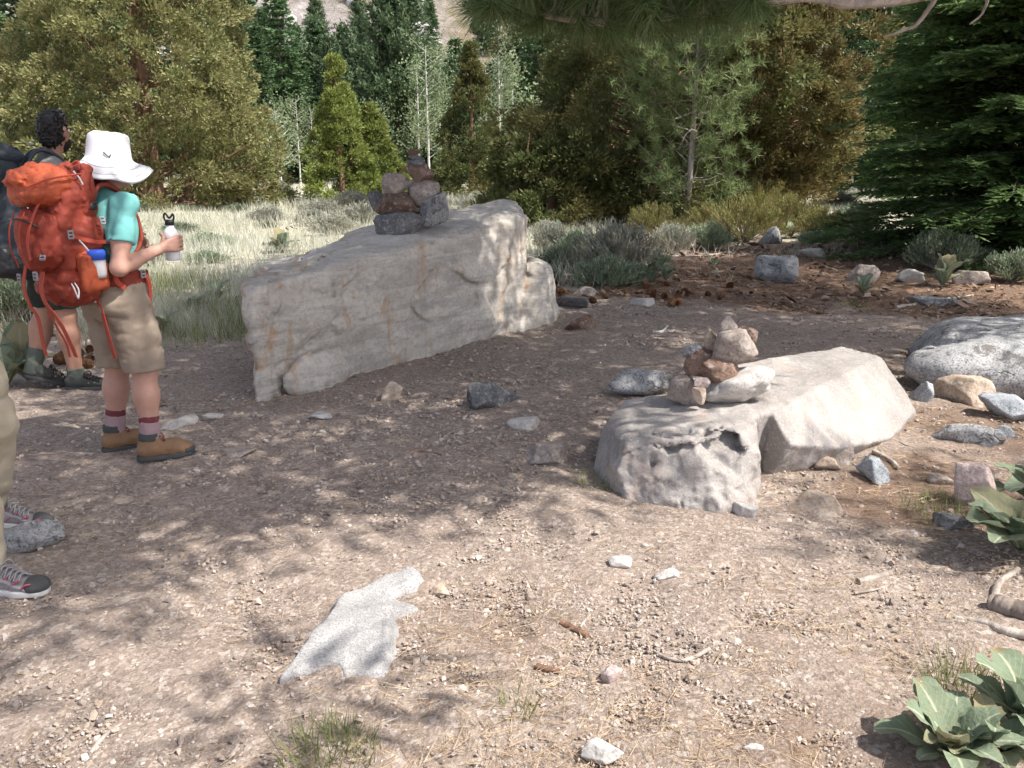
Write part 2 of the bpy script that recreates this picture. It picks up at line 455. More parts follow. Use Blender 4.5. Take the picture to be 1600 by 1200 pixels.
M['dark_rock'] = rock_mat('dark_grey_stone', (.10, .10, .105), (.22, .215, .21), (.04, .04, .04), 90, .5, (.2, .12, .07), .25, 6, 0, .008, None, .4)
M['brown_rock'] = rock_mat('brown_stone', (.14, .085, .06), (.30, .20, .15), (.05, .04, .035), 60, .5, (.33, .15, .06), .35, 6, 0, .008)
M['umber_rock'] = rock_mat('umber_stone', (.11, .07, .05), (.21, .14, .10), (.04, .03, .03), 60, .5, (.28, .13, .06), .4, 6, 0, .008)
M['taupe_rock'] = rock_mat('taupe_stone', (.25, .20, .17), (.42, .36, .31), (.08, .07, .07), 70, .45, (.3, .16, .08), .25, 6, 0, .008)
M['tan_rock'] = rock_mat('tan_stone', (.38, .28, .20), (.55, .45, .36), (.16, .12, .1), 70, .45, (.40, .2, .08), .5, 5, 0, .010)
M['white_rock'] = rock_mat('white_stone', (.42, .39, .355), (.56, .53, .49), (.2, .18, .17), 90, .4, (.45, .33, .22), .2, 5, 0, .006)
M['pink_rock'] = rock_mat('pink_granite', (.42, .32, .29), (.58, .46, .42), (.15, .12, .12), 110, .5, (.45, .26, .2), .4, 5, 0, .008)
M['bark_grey'] = bark_mat('grey_bark', (.12, .09, .075), (.30, .25, .21))
M['bark_red'] = bark_mat('red_bark', (.10, .055, .035), (.30, .18, .12))
M['bark_white'] = bark_mat('white_bark', (.42, .40, .36), (.70, .68, .63), 5, .8)
M['bark_pale'] = bark_mat('pale_grey_bark', (.20, .17, .15), (.46, .42, .37), 9, .4)
M['dead_wood'] = bark_mat('weathered_wood', (.22, .18, .15), (.52, .46, .40), 14, .3)
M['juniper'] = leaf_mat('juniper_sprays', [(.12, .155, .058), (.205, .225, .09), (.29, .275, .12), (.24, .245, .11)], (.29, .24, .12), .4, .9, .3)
M['juniper_dark'] = leaf_mat('shaded_juniper_sprays', [(.065, .095, .035), (.115, .14, .052), (.18, .185, .072)], (.25, .19, .08), .45, .45, .35)  # juniper leaves with the shade they stand in mixed into darker colours
M['juniper_gold'] = leaf_mat('golden_juniper_sprays', [(.11, .11, .04), (.20, .18, .07), (.29, .24, .11)], (.27, .19, .085), .5, .9, .3)
M['juniper_yellow'] = leaf_mat('yellow_green_sprays', [(.16, .22, .05), (.26, .32, .085), (.36, .40, .13)], (.26, .25, .09), .35, 1.2, .35)
M['pine'] = leaf_mat('pine_needles', [(.045, .075, .035), (.075, .11, .05), (.10, .13, .065)], None, 0, 1, .2)
M['pine_far'] = leaf_mat('far_pine_needles', [(.07, .118, .058), (.115, .17, .085), (.17, .22, .115)], None, 0, 1, .25)
M['near_needles'] = leaf_mat('hanging_pine_needles', [(.08, .13, .05), (.13, .19, .075), (.19, .24, .105)], None, 0, 1, .35)
M['fir'] = leaf_mat('fir_needles', [(.052, .10, .044), (.085, .145, .06), (.125, .19, .08)], None, 0, 1, .25)
M['fir_near'] = leaf_mat('fir_sprays', [(.095, .175, .06), (.16, .26, .09), (.26, .37, .14)], None, 0, 1, .5)
M['young_pine'] = leaf_mat('young_pine_needles', [(.16, .23, .085), (.25, .32, .13), (.37, .43, .21)], None, 0, 1, .3)
M['aspen'] = leaf_mat('aspen_leaves', [(.15, .20, .10), (.22, .28, .15), (.30, .34, .20)], None, 0, 1, .4)
M['shrub_olive'] = leaf_mat('olive_shrub_leaves', [(.15, .17, .055), (.23, .24, .085), (.33, .31, .12)], (.30, .18, .09), .45, 3, .3)
M['sage'] = leaf_mat('sagebrush_leaves', [(.25, .255, .20), (.34, .345, .28), (.45, .45, .37)], (.26, .22, .15), .4, 3, .2)
M['sage_green'] = leaf_mat('green_sage_leaves', [(.17, .22, .13), (.25, .30, .19), (.35, .38, .27)], None, 0, 3, .2)
M['straw'] = leaf_mat('meadow_blades', [(.44, .46, .36), (.56, .56, .46), (.68, .67, .57), (.42, .45, .36)], (.50, .45, .33), .35, .35, .25)
M['grass'] = leaf_mat('green_blades', [(.14, .20, .06), (.24, .28, .10), (.40, .36, .18)], None, 0, 3, .3)
M['mullein'] = None
M['litter'] = island_mat('pine_straw', [(.26, .17, .095), (.42, .30, .18), (.55, .43, .29), (.34, .23, .14)], .8, 10)
M['gravel'] = island_mat('gravel_chips', [(.16, .14, .13), (.335, .27, .225), (.41, .335, .285), (.52, .455, .40), (.35, .26, .195), (.43, .36, .305)], .9, 90)
M['duff'] = island_mat('bark_flakes', [(.07, .045, .032), (.17, .10, .065), (.30, .19, .125), (.22, .17, .14), (.42, .33, .25)], .9, 60)
M['cone'] = island_mat('pine_cone_scales', [(.13, .06, .03), (.24, .12, .06), (.34, .19, .10)], .8, 40)
M['scree'] = island_mat('scree_stones', [(.24, .225, .22), (.33, .31, .295), (.42, .40, .385), (.22, .18, .155)], .95, 1)
def mullein_mat(name, a, b):
    m, nt, out = new_mat(name); co = coord(nt); n = noise_(nt, co, 18, 4, .6); g = N_(nt, 'ShaderNodeNewGeometry')
    col = mixc(nt, n, a, b)
    at = N_(nt, 'ShaderNodeAttribute'); at.attribute_name = 'leaf'; sp = N_(nt, 'ShaderNodeSeparateColor'); nt.links.new(at.outputs['Color'], sp.inputs[0]); s_, t_ = sp.outputs[0], sp.outputs[1]
    v = math_(nt, 'SINE', math_(nt, 'SUBTRACT', math_(nt, 'MULTIPLY', s_, 62), math_(nt, 'MULTIPLY', t_, 15)))
    col = mixc(nt, math_(nt, 'MULTIPLY', ramp(nt, v, [(.80, (0, 0, 0)), (.97, (1, 1, 1))]), .3), col, (.42, .47, .34))
    col = mixc(nt, ramp(nt, t_, [(.03, (1, 1, 1)), (.12, (0, 0, 0))]), col, (.50, .52, .38))
    br = math_(nt, 'GREATER_THAN', math_(nt, 'ADD', math_(nt, 'MAXIMUM', t_, s_), math_(nt, 'MULTIPLY', noise_(nt, co, 22, 4, .7), .6)), 1.30)
    col = mixc(nt, math_(nt, 'MULTIPLY', br, .8), col, (.30, .22, .12))
    col = mixc(nt, ramp(nt, g.outputs['Random Per Island'], [(.78, (0, 0, 0)), (.9, (.7, .7, .7))]), col, (.34, .27, .15))
    d = N_(nt, 'ShaderNodeBsdfPrincipled'); d.inputs['Roughness'].default_value = .9; d.inputs['Specular IOR Level'].default_value = .1
    t = N_(nt, 'ShaderNodeBsdfTranslucent'); x = N_(nt, 'ShaderNodeMixShader'); x.inputs[0].default_value = .3
    nt.links.new(col, d.inputs['Base Color']); nt.links.new(col, t.inputs[0])
    bp = N_(nt, 'ShaderNodeBump'); bp.inputs['Distance'].default_value = .004; nt.links.new(noise_(nt, co, 60, 3), bp.inputs['Height']); nt.links.new(bp.outputs[0], d.inputs['Normal'])
    nt.links.new(d.outputs[0], x.inputs[1]); nt.links.new(t.outputs[0], x.inputs[2]); nt.links.new(x.outputs[0], out.inputs[0]); return m
M['mullein'] = mullein_mat('woolly_leaves', (.18, .235, .15), (.29, .34, .24))
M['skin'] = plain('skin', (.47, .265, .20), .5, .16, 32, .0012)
M['skin_darker'] = plain('darker_skin', (.40, .22, .155), .5, .18, 32, .0012)  # same skin material in a slightly darker tone
M['teal'] = plain('teal_jersey', (.16, .41, .39), .85, .08, 40, .001, .1, 500)
M['khaki'] = plain('khaki_cotton', (.30, .24, .185), .9, .08, 40, .001, .1, 600)
M['trouser'] = plain('beige_trousers', (.46, .40, .30), .9, .08, 30, .001, .1, 500)
M['dark_cloth'] = plain('dark_olive_cloth', (.035, .042, .035), .9, .15, 40, .001, .1, 500)
M['grey_cloth'] = plain('grey_cloth', (.20, .20, .19), .9, .12, 40, .001, .1, 500)
M['white_cloth'] = plain('white_cotton', (.74, .74, .76), .85, .03, 30, .0008, .1, 700)
M['orange'] = plain('orange_nylon', (.39, .078, .032), .6, .16, 14, .006, .3, 400)
M['red'] = plain('rust_red_nylon', (.25, .042, .024), .6, .16, 14, .006, .3, 400)
M['strap_red'] = plain('red_webbing', (.38, .06, .035), .7, .1, 60, .001)
M['navy'] = plain('dark_slate_nylon', (.028, .036, .046), .6, .2, 14, .004, .3, 300)
M['black'] = plain('black_plastic', (.02, .02, .022), .45, .1, 40)
M['buckle'] = plain('grey_buckle', (.25, .25, .26), .4, .1, 40)
M['pull'] = plain('pale_grey_cord', (.50, .48, .48), .7, .1, 40)
M['hair'] = plain('dark_hair', (.012, .010, .010), .5, .4, 120, .004)
M['hair_brown'] = plain('brown_hair', (.09, .05, .03), .5, .4, 120, .004)
M['eye'] = plain('eye_white', (.7, .68, .65), .2, .02, 40)
M['boot'] = plain('tan_leather', (.25, .145, .08), .75, .15, 40, .002)
M['boot_dark'] = plain('charcoal_rubber', (.07, .07, .068), .8, .15, 60, .002)
M['lace'] = plain('maroon_lace', (.20, .04, .04), .8, .1, 60)
M['sock_maroon'] = plain('maroon_sock', (.17, .05, .06), .95, .1, 80, .001, .1, 700)
M['sock_grey'] = plain('grey_mauve_sock', (.36, .25, .26), .95, .1, 80, .001, .1, 700)
M['sock_dark'] = plain('grey_green_sock', (.11, .125, .105), .95, .15, 80, .001, .1, 700)
M['shoe_grey'] = plain('grey_mesh_shoe', (.30, .28, .28), .8, .15, 90, .002)
M['shoe_pink'] = plain('pink_trim', (.42, .10, .16), .7, .1, 90)
M['shoe_white'] = plain('off_white_sole', (.62, .60, .57), .7, .08, 40)
M['shoe_dark'] = plain('dark_trail_shoe', (.06, .065, .055), .8, .2, 60, .003)
M['bottle'] = plain('white_enamel', (.80, .80, .82), .35, .02, 40)
M['blue'] = plain('blue_plastic', (.04, .12, .60), .4, .05, 40)
def ground_mat():
    m, nt, out = new_mat('trail_dirt'); co = coord(nt)
    n1 = noise_(nt, co, .9, 5, .6); n2 = noise_(nt, co, 9, 6, .65); n3 = noise_(nt, co, 60, 5, .7)
    dirt = mixc(nt, ramp(nt, n1, [(.35, (0, 0, 0)), (.65, (1, 1, 1))]), (.295, .228, .180), (.395, .318, .256))
    dirt = mixc(nt, ramp(nt, n2, [(.3, (0, 0, 0)), (.7, (1, 1, 1))]), mixc(nt, .5, dirt, (.17, .125, .10)), dirt)
    # fine grit: every voronoi cell is a grain of its own tone
    for sc, amt in ((130, .5), (60, .5)):
        vc = voro_(nt, co, sc); sep = N_(nt, 'ShaderNodeSeparateColor'); nt.links.new(vc, sep.inputs[0])
        grain = ramp(nt, sep.outputs[0], [(0, (.13, .105, .09)), (.45, (.30, .235, .195)), (.8, (.42, .345, .295)), (1, (.60, .54, .48))])
        dirt = mixc(nt, math_(nt, 'MULTIPLY', ramp(nt, sep.outputs[1], [(.35, (0, 0, 0)), (.4, (1, 1, 1))]), amt), dirt, grain)
    at = N_(nt, 'ShaderNodeAttribute'); at.attribute_name = 'zone'
    sp = N_(nt, 'ShaderNodeSeparateColor'); nt.links.new(at.outputs['Color'], sp.inputs[0])
    st = coord(nt, 'Object', (1, 5, 1), (0, 0, .6)); ln = noise_(nt, st, 28, 4, .7, 1.5)
    duff = ramp(nt, ln, [(.3, (.085, .055, .04)), (.5, (.18, .115, .08)), (.7, (.33, .225, .15))])
    col = mixc(nt, sp.outputs[0], dirt, duff)
    mead = ramp(nt, n2, [(.3, (.34, .31, .22)), (.7, (.52, .49, .39))])
    col = mixc(nt, sp.outputs[1], col, mead)
    bump = math_(nt, 'ADD', math_(nt, 'MULTIPLY', n2, .6), math_(nt, 'ADD', n3, math_(nt, 'MULTIPLY', voro_(nt, co, 95, 'Distance'), .3)))
    finish(nt, out, col, .95, bump, .9, .012, .15); return m
M['ground'] = ground_mat()
def hill_mat():
    m, nt, out = new_mat('scree_slope'); co = coord(nt)
    n1 = noise_(nt, co, .05, 5, .6, .5); n2 = noise_(nt, co, .7, 6, .7)
    a = ramp(nt, n2, [(.3, (.15, .13, .115)), (.55, (.28, .25, .23)), (.75, (.42, .405, .39))])
    b = ramp(nt, n2, [(.35, (.12, .11, .065)), (.65, (.26, .21, .15))])
    finish(nt, out, mixc(nt, ramp(nt, n1, [(.45, (0, 0, 0)), (.6, (1, 1, 1))]), a, b), .95, n2, 1, .5, .1); return m
M['hill'] = hill_mat()
# ---------------------------------------------------------------- terrain
def gz(x, y):
    x = np.asarray(x, float); y = np.asarray(y, float); z0 = np.zeros_like(x)
    P = np.stack([x, y, z0], -1).reshape(-1, 3)
    n = .03 * fbm(P * .6, 3, 5).reshape(x.shape) * smooth01(0, 2, y)
    far = smooth01(9, 18, y) * (.10 * fbm(P * .25, 3, 8).reshape(x.shape))
    return n + far
def gz1(x, y): return float(gz(np.array([x]), np.array([y]))[0])
def on(px, py):
    """point of the terrain seen at a pixel"""
    p = G(px, py)
    for _ in range(4): p = G(px, py, gz1(p[0], p[1]))
    return p
def axis_lines(a, b, step, lo, hi, gr=1.12):
    c = list(np.arange(a, b, step)); s = step
    while c[-1] < hi: s *= gr; c.append(c[-1] + s)
    s = step
    while c[0] > lo: s *= gr; c.insert(0, c[0] - s)
    return np.array(c)
xs = axis_lines(-6, 6, .034, -160, 160); ys = axis_lines(1.2, 10, .034, -120, 130, 1.10)
X, Y = np.meshgrid(xs, ys); P2 = np.stack([X.ravel(), Y.ravel(), np.zeros(X.size)], 1)
Z = gz(X, Y).ravel()
near = smooth01(14, 8, Y.ravel()) * smooth01(8, 5, np.abs(X.ravel()))
Z = Z + near * (.010 * fbm(P2 * 6, 3, 21) + .006 * fbm(P2 * 17, 2, 22))
V = np.stack([X.ravel(), Y.ravel(), Z], 1)
ny, nx = X.shape; a = (np.arange(ny - 1)[:, None] * nx + np.arange(nx - 1)).ravel()
Fq = np.stack([a, a + 1, a + nx + 1, a + nx], 1)
ground = link_mesh('ground', [(V, Fq)], M['ground']); tag(ground, kind='structure')
# zones of the soil: pine litter under the trees at the back and right, pale meadow beyond
def zones(P):
    q = proj(np.stack([P[:, 0], P[:, 1], np.zeros(len(P))], 1)); px, py, dep = q.T
    w = fbm(np.stack([P[:, 0], P[:, 1], np.zeros(len(P))], 1) * 1.1, 4, 31)
    front = dep > .3
    lit = smooth01(-.12, .3, (P[:, 1] - (8.9 - .25 * np.clip(P[:, 0], -4, 0) - .62 * np.clip(P[:, 0] - 2, 0, 3))) * .45 + .35 * w)
    lit = np.maximum(lit, .8 * smooth01(.2, .9, (P[:, 0] - 1.6) * .8 + w * .7) * smooth01(7, 4, P[:, 1]) * (P[:, 1] > 0))
    lit = np.maximum(lit, .55 * smooth01(.0, .6, w + .25) * smooth01(2.9, 2.2, P[:, 1]) * smooth01(-.8, .2, P[:, 0]))
    mead = smooth01(-.2, .3, (P[:, 1] - (7.6 + 3.2 * smooth01(-2, 1, P[:, 0]) + 6 * smooth01(1, 3, P[:, 0]))) * .4 + .3 * w)
    return np.clip(lit, 0, 1), np.clip(mead, 0, 1)
lit, mead = zones(V)
ca = ground.data.color_attributes.new('zone', 'FLOAT_COLOR', 'POINT')
ca.data.foreach_set('color', np.stack([lit, mead, lit * 0, lit * 0 + 1], 1).astype(np.float32).ravel())
# rocky hillside behind the forest
hx = np.linspace(-190, 190, 170); hy = np.concatenate([np.linspace(70, 130, 60), np.linspace(132, 260, 50)])
X, Y = np.meshgrid(hx, hy); P2 = np.stack([X.ravel(), Y.ravel(), np.zeros(X.size)], 1)
d = np.maximum(Y.ravel() - 72, 0)
HZ = lambda x, y: None
def hill_z(P2):
    d = np.maximum(P2[:, 1] - 72, 0)
    return -1 + d * (.62 + .10 * fbm(P2 * .012, 2, 41)) + smooth01(0, 15, d) * (2.2 * fbm(P2 * .05, 3, 42) + .8 * fbm(P2 * .25, 3, 43))
V = np.stack([X.ravel(), Y.ravel(), hill_z(P2)], 1)
ny, nx = X.shape; a = (np.arange(ny - 1)[:, None] * nx + np.arange(nx - 1)).ravel()
hill = link_mesh('hillside', [(V, np.stack([a, a + 1, a + nx + 1, a + nx], 1))], M['hill']); tag(hill, kind='structure')
# scree boulders on the slope
g = np.random.default_rng(5); n = 2600
P = np.stack([g.uniform(-120, 120, n), 72 + 60 * g.random(n) ** .9 + 8, np.zeros(n)], 1)
P = P[fbm(P * .05, 2, 55) > -.15]; P[:, 2] = hill_z(P)
Vr, Fr = rock((1, .9, .7), 3, 1, 10, .1)
sc = np.exp(g.normal(-.2, .55, len(P)))
Vs, Fs = scatter(Vr, Fr, rand_rot(len(P), g) * sc[:, None, None], P)
tag(link_mesh('scree', [(Vs, Fs)], M['scree'], smooth=False), 'pale broken boulders strewn over the rocky hillside', 'scree', kind='stuff')
# ---------------------------------------------------------------- gravel chips (uncountable)
def pic_points(n, g, y0=500, y1=1230, x0=-60, x1=1660, pw=1.0):
    px = g.uniform(x0, x1, n); py = y0 + (y1 - y0) * g.random(n) ** pw
    d = np.stack([(px - 800) / F, CP + (600 - py) / F * SP, -SP + (600 - py) / F * CP], 1)
    t = -CAMH / d[:, 2]; P = d * t[:, None]; P[:, 2] = gz(P[:, 0], P[:, 1])
    return P, px, py
g = np.random.default_rng(8)
parts = []
P, px, py = pic_points(60000, g, 470, 1240)
l, m_ = zones(P); keep = g.random(len(P)) > .75 * l + m_
# chips gather in patches, the left of the path is trodden finer
dens = smooth01(-.5, .5, fbm(P * 1.6, 3, 77)) * (.2 + .8 * smooth01(-1.8, .2, P[:, 0] + .1 * P[:, 1]))
keep &= g.random(len(P)) < dens + .12
P = P[keep]
dist = np.hypot(P[:, 1], CAMH)
size = np.exp(g.normal(0, .5, len(P))) * .0068 * np.clip(dist / 3.2, .85, 2.2)
size = np.minimum(size, .030)
for k in range(6):
    Vr, Fr = rock((1, g.uniform(.6, .95), g.uniform(.4, .7)), 60 + k, 1, 9, .05, 20)
    sel = np.arange(len(P)) % 6 == k
    q = P[sel].copy(); s = size[sel]; q[:, 2] += s * .12
    Mx = np.stack([rotz(a) @ rotx(b) @ roty(c) for a, b, c in zip(g.uniform(0, 6.3, len(q)), g.normal(0, .35, len(q)), g.normal(0, .35, len(q)))]) * (2 * s)[:, None, None] * .62
    parts.append(scatter(Vr, Fr, Mx, q))
tag(link_mesh('gravel', parts, M['gravel'], smooth=False), 'pale stone chips and gravel covering the dirt trail', 'gravel', kind='stuff')
# ---------------------------------------------------------------- pine straw
P, px, py = pic_points(21000, g, 395, 1240)
l, m_ = zones(P)
pr = .10 + .8 * l + .45 * smooth01(900, 1100, py) * smooth01(450, 800, px) + .3 * smooth01(950, 1250, px)
pr *= (1 - .7 * m_) * smooth01(-.6, .35, fbm(P * 1.9, 3, 91))
P = P[g.random(len(P)) < pr]; n = len(P)
P[:, 2] += g.uniform(.004, .016, n)
az = g.uniform(0, 2 * pi, n); D = np.stack([np.cos(az), np.sin(az), g.normal(.02, .12, n)], 1)
dist = np.hypot(P[:, 1], CAMH)
w = .0017 * np.clip(dist / 2.6, 1, 3); ln = g.uniform(.05, .13, n) * np.clip(dist / 4, 1, 1.6)
V1, F1 = blades(P, D, ln, w, g)
az2 = az + g.normal(0, .25, n); D2 = np.stack([np.cos(az2), np.sin(az2), g.normal(.02, .1, n)], 1)
V2, F2 = blades(P, D2, ln * g.uniform(.7, 1, n), w, g)
tag(link_mesh('pine_straw', [(V1, F1), (V2, F2)], M['litter'], smooth=False), 'fallen tan pine needles scattered on the ground', 'pine needles', kind='stuff')
# ---------------------------------------------------------------- bark flakes, cone scales and bits under the trees
P, px, py = pic_points(70000, g, 330, 620)
P = P[(P[:, 1] < 24)]; l, m_ = zones(P); P = P[g.random(len(P)) < l * (1 - .8 * m_) * (.3 + .7 * smooth01(-.5, .4, fbm(P * 1.3, 3, 95)))]; n = len(P)
s_ = np.exp(g.normal(0, .55, n)) * .013 * np.clip(P[:, 1] / 8, 1, 2.2); az = g.uniform(0, 6.28, n)
P[:, 2] += s_ * .3; D = np.stack([np.cos(az), np.sin(az), g.normal(.1, .3, n)], 1)
up = np.tile([0, 0, 1.], (n, 1)) + g.normal(0, .45, (n, 3))
tag(link_mesh('duff_litter', [leafs(P, D, 2.6 * s_, 1.3 * s_, g, up)], M['duff'], smooth=False), 'brown bark flakes and cone scales littering the ground under the trees', 'forest litter', kind='stuff')
# ---------------------------------------------------------------- meadow blades
n = 150000
px = g.uniform(-60, 1660, n); yy = 7.2 + 43 * g.random(n) ** 1.7
xx = (px - 800) / F * yy * 1.0
P = np.stack([xx, yy, gz(xx, yy)], 1)
l, m_ = zones(P)
keep = g.random(n) < m_ * (.25 + .75 * smooth01(-.5, .3, fbm(P * .55, 3, 61)))
keep &= ~((xx > 2.2) & (yy < 22))
P = P[keep]; n = len(P); d_ = P[:, 1]
D = np.stack([g.normal(0, .38, n), g.normal(0, .38, n), np.ones(n)], 1)
h = g.uniform(.18, .42, n) * (.75 + .5 * smooth01(-.4, .6, fbm(P * .3, 2, 62)))
parts = [blades(P, D, h, .006 * np.clip(d_ / 7, 1, 5), g)]
tag(link_mesh('meadow_grass', parts, M['straw'], smooth=False), 'pale dry grass and sage filling the sunlit meadow', 'grass', kind='stuff')
# dry weeds and dead stems among the trees on the right
n = 16000; yy = g.uniform(9.5, 24, n); px = g.uniform(820, 1700, n); xx = (px - 800) / F * yy; P = np.stack([xx, yy, gz(xx, yy)], 1)
k = g.random(n) < smooth01(.05, .45, fbm(P * .8, 3, 97)) * smooth01(10, 14, yy); P = P[k]; n = len(P)
D = np.stack([g.normal(0, .7, n), g.normal(0, .7, n), np.ones(n)], 1)
tag(link_mesh('dry_weeds', [blades(P, D, g.uniform(.08, .30, n), .009, g)], M['straw'], smooth=False), 'pale dry weeds and dead stems among the trees on the right', 'weeds', kind='stuff')
# sparse greener grass along the left verge and behind the boulder
n = 9000
px = g.uniform(-40, 420, n); yy = g.uniform(6.6, 10.5, n); xx = (px - 800) / F * yy
P = np.stack([xx, yy, gz(xx, yy)], 1); k = g.random(n) < smooth01(-.1, .3, fbm(P * .9, 3, 71)) * smooth01(6.5, 7.6, yy)
P = P[k]; n = len(P); D = np.stack([g.normal(0, .3, n), g.normal(0, .3, n), np.ones(n)], 1)
tag(link_mesh('verge_grass', [blades(P, D, g.uniform(.14, .36, n), .006, g)], M['grass'], smooth=False), 'green grass growing along the left edge of the trail', 'grass', kind='stuff')
# ---------------------------------------------------------------- big boulder
def world_rock(name, field, mat, base, label, cat='boulder', smooth=1):
    V, Fc = field.mesh(smooth); base = np.array(base, float)
    o = link_mesh(name, [(V - base, Fc)], mat, loc=base); return tag(o, label, cat)
f = Field((-2.3, 4.8, -.10), (.75, 9.2, 1.35), .0155)
f.hull([(-1.66, 5.12, -.15), (.10, 7.65, -.15), (-2.05, 6.7, -.15), (-.7, 8.9, -.15), (-1.62, 4.98 + .02, -.1),
        (-1.69, 5.16, .765), (-1.58, 5.08, .74), (-1.30, 5.50, .80), (-.75, 6.38, .90), (.11, 7.66, 1.0), (.18, 7.86, 1.03), (-2.02, 6.5, .76), (-1.2, 7.6, .93), (-.12, 8.5, 1.13), (.05, 8.3, 1.13)], .03, .014)
f.hull([(.05, 7.55, -.1), (.42, 7.85, -.1), (.45, 8.3, -.1), (0, 8.4, -.1), (.10, 7.66, .42), (.30, 7.76, .60), (.42, 7.9, .52), (.4, 8.3, .55), (.05, 8.3, .7)], .02, .03)
f.hull([(-.06, 7.40, -.05), (.12, 7.45, -.05), (.2, 7.7, -.05), (0, 7.8, -.05), (.02, 7.48, .10), (.1, 7.6, .12), (-.02, 7.6, .12)], .02, .02)
# the rounded foot at the near end and the crack above it
f.ell((-1.32, 5.42, .10), (.32, .10, .20), .05, rotz(R(56)))
f.noise(.036, 1.0, 2, 101); f.chips(46, .05, .06, 5, None, (1, 1, 1.3)); f.chips(200, .08, .04, 6, lambda P: fbm(P * 1.3, 2, 107) > .05); f.noise(.013, 3.2, 5, 102, stretch=(.6, .6, 1.6), gain=.6); f.noise(.004, 24, 2, 103)
# bedding ledges running along the top
I, Pb = f.band(.08); s_ = Pb @ np.array([.25, .1, 1.0]) + .05 * fbm(Pb * 1.5, 2, 105)
f.g[I] += .016 * np.abs(((s_ * 7) % 1) - .5) * smooth01(-.4, .4, fbm(Pb * 1.4, 2, 106))
def cracks(f, lines, r, k=.006):
    for ln in lines:
        P = [f.hit(px, py) for i in range(len(ln) - 1) for px, py in zip(np.linspace(ln[i][0], ln[i + 1][0], 5), np.linspace(ln[i][1], ln[i + 1][1], 5))]
        P = [p + rng.normal(0, r * .5, 3) for p in P if p is not None]
        for i in range(len(P) - 1):
            w = r * (.55 + .9 * rng.random()); f.cone(P[i], w, P[i + 1], w, k, sub=True)
cracks(f, [[(424, 577), (453, 561), (490, 530), (523, 500), (561, 472)], [(456, 567), (491, 590), (510, 604), (511, 620)], [(566, 513), (565, 609)], [(421, 468), (418, 497), (427, 512)], [(422, 545), (424, 577), (430, 620)], [(558, 416), (559, 455)],
           [(518, 440), (521, 462)], [(794, 430), (791, 494), (806, 515)], [(640, 398), (700, 372), (745, 345)], [(470, 402), (520, 392), (575, 376)]], .010)
world_rock('boulder', f, M['boulder'], (-.7, 6.6, 0), 'large long pale grey boulder with orange streaks carrying the taller cairn')
# ---------------------------------------------------------------- pitted boulder on the right
f = Field((.25, 3.2, -.12), (2.75, 5.9, .55), .0095)
f.hull([(.40, 3.98, -.12), (.56, 3.50, -.12), (.92, 3.36, -.12), (1.06, 3.45, -.12), (1.185, 3.70, -.12), (1.19, 4.2, -.12), (.6, 4.6, -.12),
        (.47, 4.02, .20), (.545, 3.70, .245), (.80, 3.57, .28), (1.06, 3.64, .30), (1.16, 3.76, .31), (1.20, 4.3, .33), (.62, 4.35, .25), (.50, 3.64, .12), (.90, 3.41, .06), (1.10, 3.52, .12), (1.185, 3.70, .10)], .02, .004)
LIP = [atY(1236, 694, 3.80), atY(1312, 700, 3.96), atY(1395, 686, 4.36), atY(1432, 640, 4.80)]
f.hull([atY(1188, 652, 4.0), atY(1186, 715, 3.98), (1.22, 4.0, -.12), (1.24, 3.90, -.12), (1.62, 4.12, -.12), (2.10, 4.55, -.12), (2.44, 4.86, -.12), (2.56, 5.05, -.12), (2.3, 5.5, -.12), (1.4, 5.5, -.12), (1.1, 4.6, -.12)] + [tuple(p) for p in LIP] +
       [atY(1208, 648, 3.90), (1.42, 4.05, .325), (2.16, 4.86, .30), (2.30, 5.06, .315), (2.16, 5.35, .315), (1.3, 4.75, .335), (1.12, 4.6, .32)], .008, .004)
f.hull([(1.0, 4.0, -.12), (1.35, 4.12, -.12), (1.35, 4.6, -.12), (.9, 4.6, -.12), (1.0, 3.86, .10), (1.30, 4.02, .08), (1.05, 3.68, .26), (1.30, 3.95, .26), (1.05, 3.68, .303), (1.34, 3.98, .318), (1.40, 4.6, .327), (.9, 4.5, .315)], .02, .006)
def hp(px, py, off):
    h = f.hit(px, py); h = G(px, py, .03) if h is None else h; r_ = ray(px, py); r_ = r_ * [1, 1, 0] if off > 0 else r_; return h + unit(r_) * off
def carve(outer, inner, k=.006, rnd=.006):
    f.hull([hp(*p, -.05) for p in outer] + [hp(p[0], p[1], p[2]) for p in inner], k, rnd, sub=True)
H0 = f.g.copy()
cv = [([(985, 712), (998, 676), (1040, 668), (1086, 674), (1090, 706), (1050, 722)], [(1006, 684, .09), (1080, 680, .10), (1078, 698, .08), (1040, 700, .08)]),
      ([(1078, 706), (1090, 672), (1128, 662), (1158, 680), (1166, 724), (1142, 746), (1096, 736)], [(1098, 682, .14), (1150, 686, .15), (1152, 716, .13), (1106, 716, .10)]),
      ([(976, 746), (998, 716), (1040, 728), (1032, 760)], [(1006, 732, .06)])]
pts = [([hp(*p, -.05) for p in o_], [hp(*p) for p in i_]) for o_, i_ in cv]
for o_, i_ in pts: f.hull(o_ + i_, .005, .005, sub=True, warp=.020, ws=15)
f.cone((1.12, 3.72, .315), .012, (1.36, 4.12, .36), .006, .02, sub=True)
I, Pb = f.band(.05)
fm = smooth01(1.24, 1.1, Pb[:, 0]) * smooth01(.27, .22, Pb[:, 2]) * smooth01(4.0, 3.75, Pb[:, 1])
f.g[I] += (.004 + .012 * fm) * fbm(Pb * 11, 5, 113, gain=.62) + .0022 * fbm(Pb * 34, 2, 114) + .008 * fbm(Pb * 2.2, 3, 115)
cracks(f, [[(955, 718), (980, 708), (1000, 702)], [(1206, 643), (1222, 632), (1240, 622)]], .006, .004)
world_rock('pitted_boulder', f, M['granite'], (1.4, 4.4, 0), 'pale pinkish granite boulder with dark hollows carrying the smaller cairn')
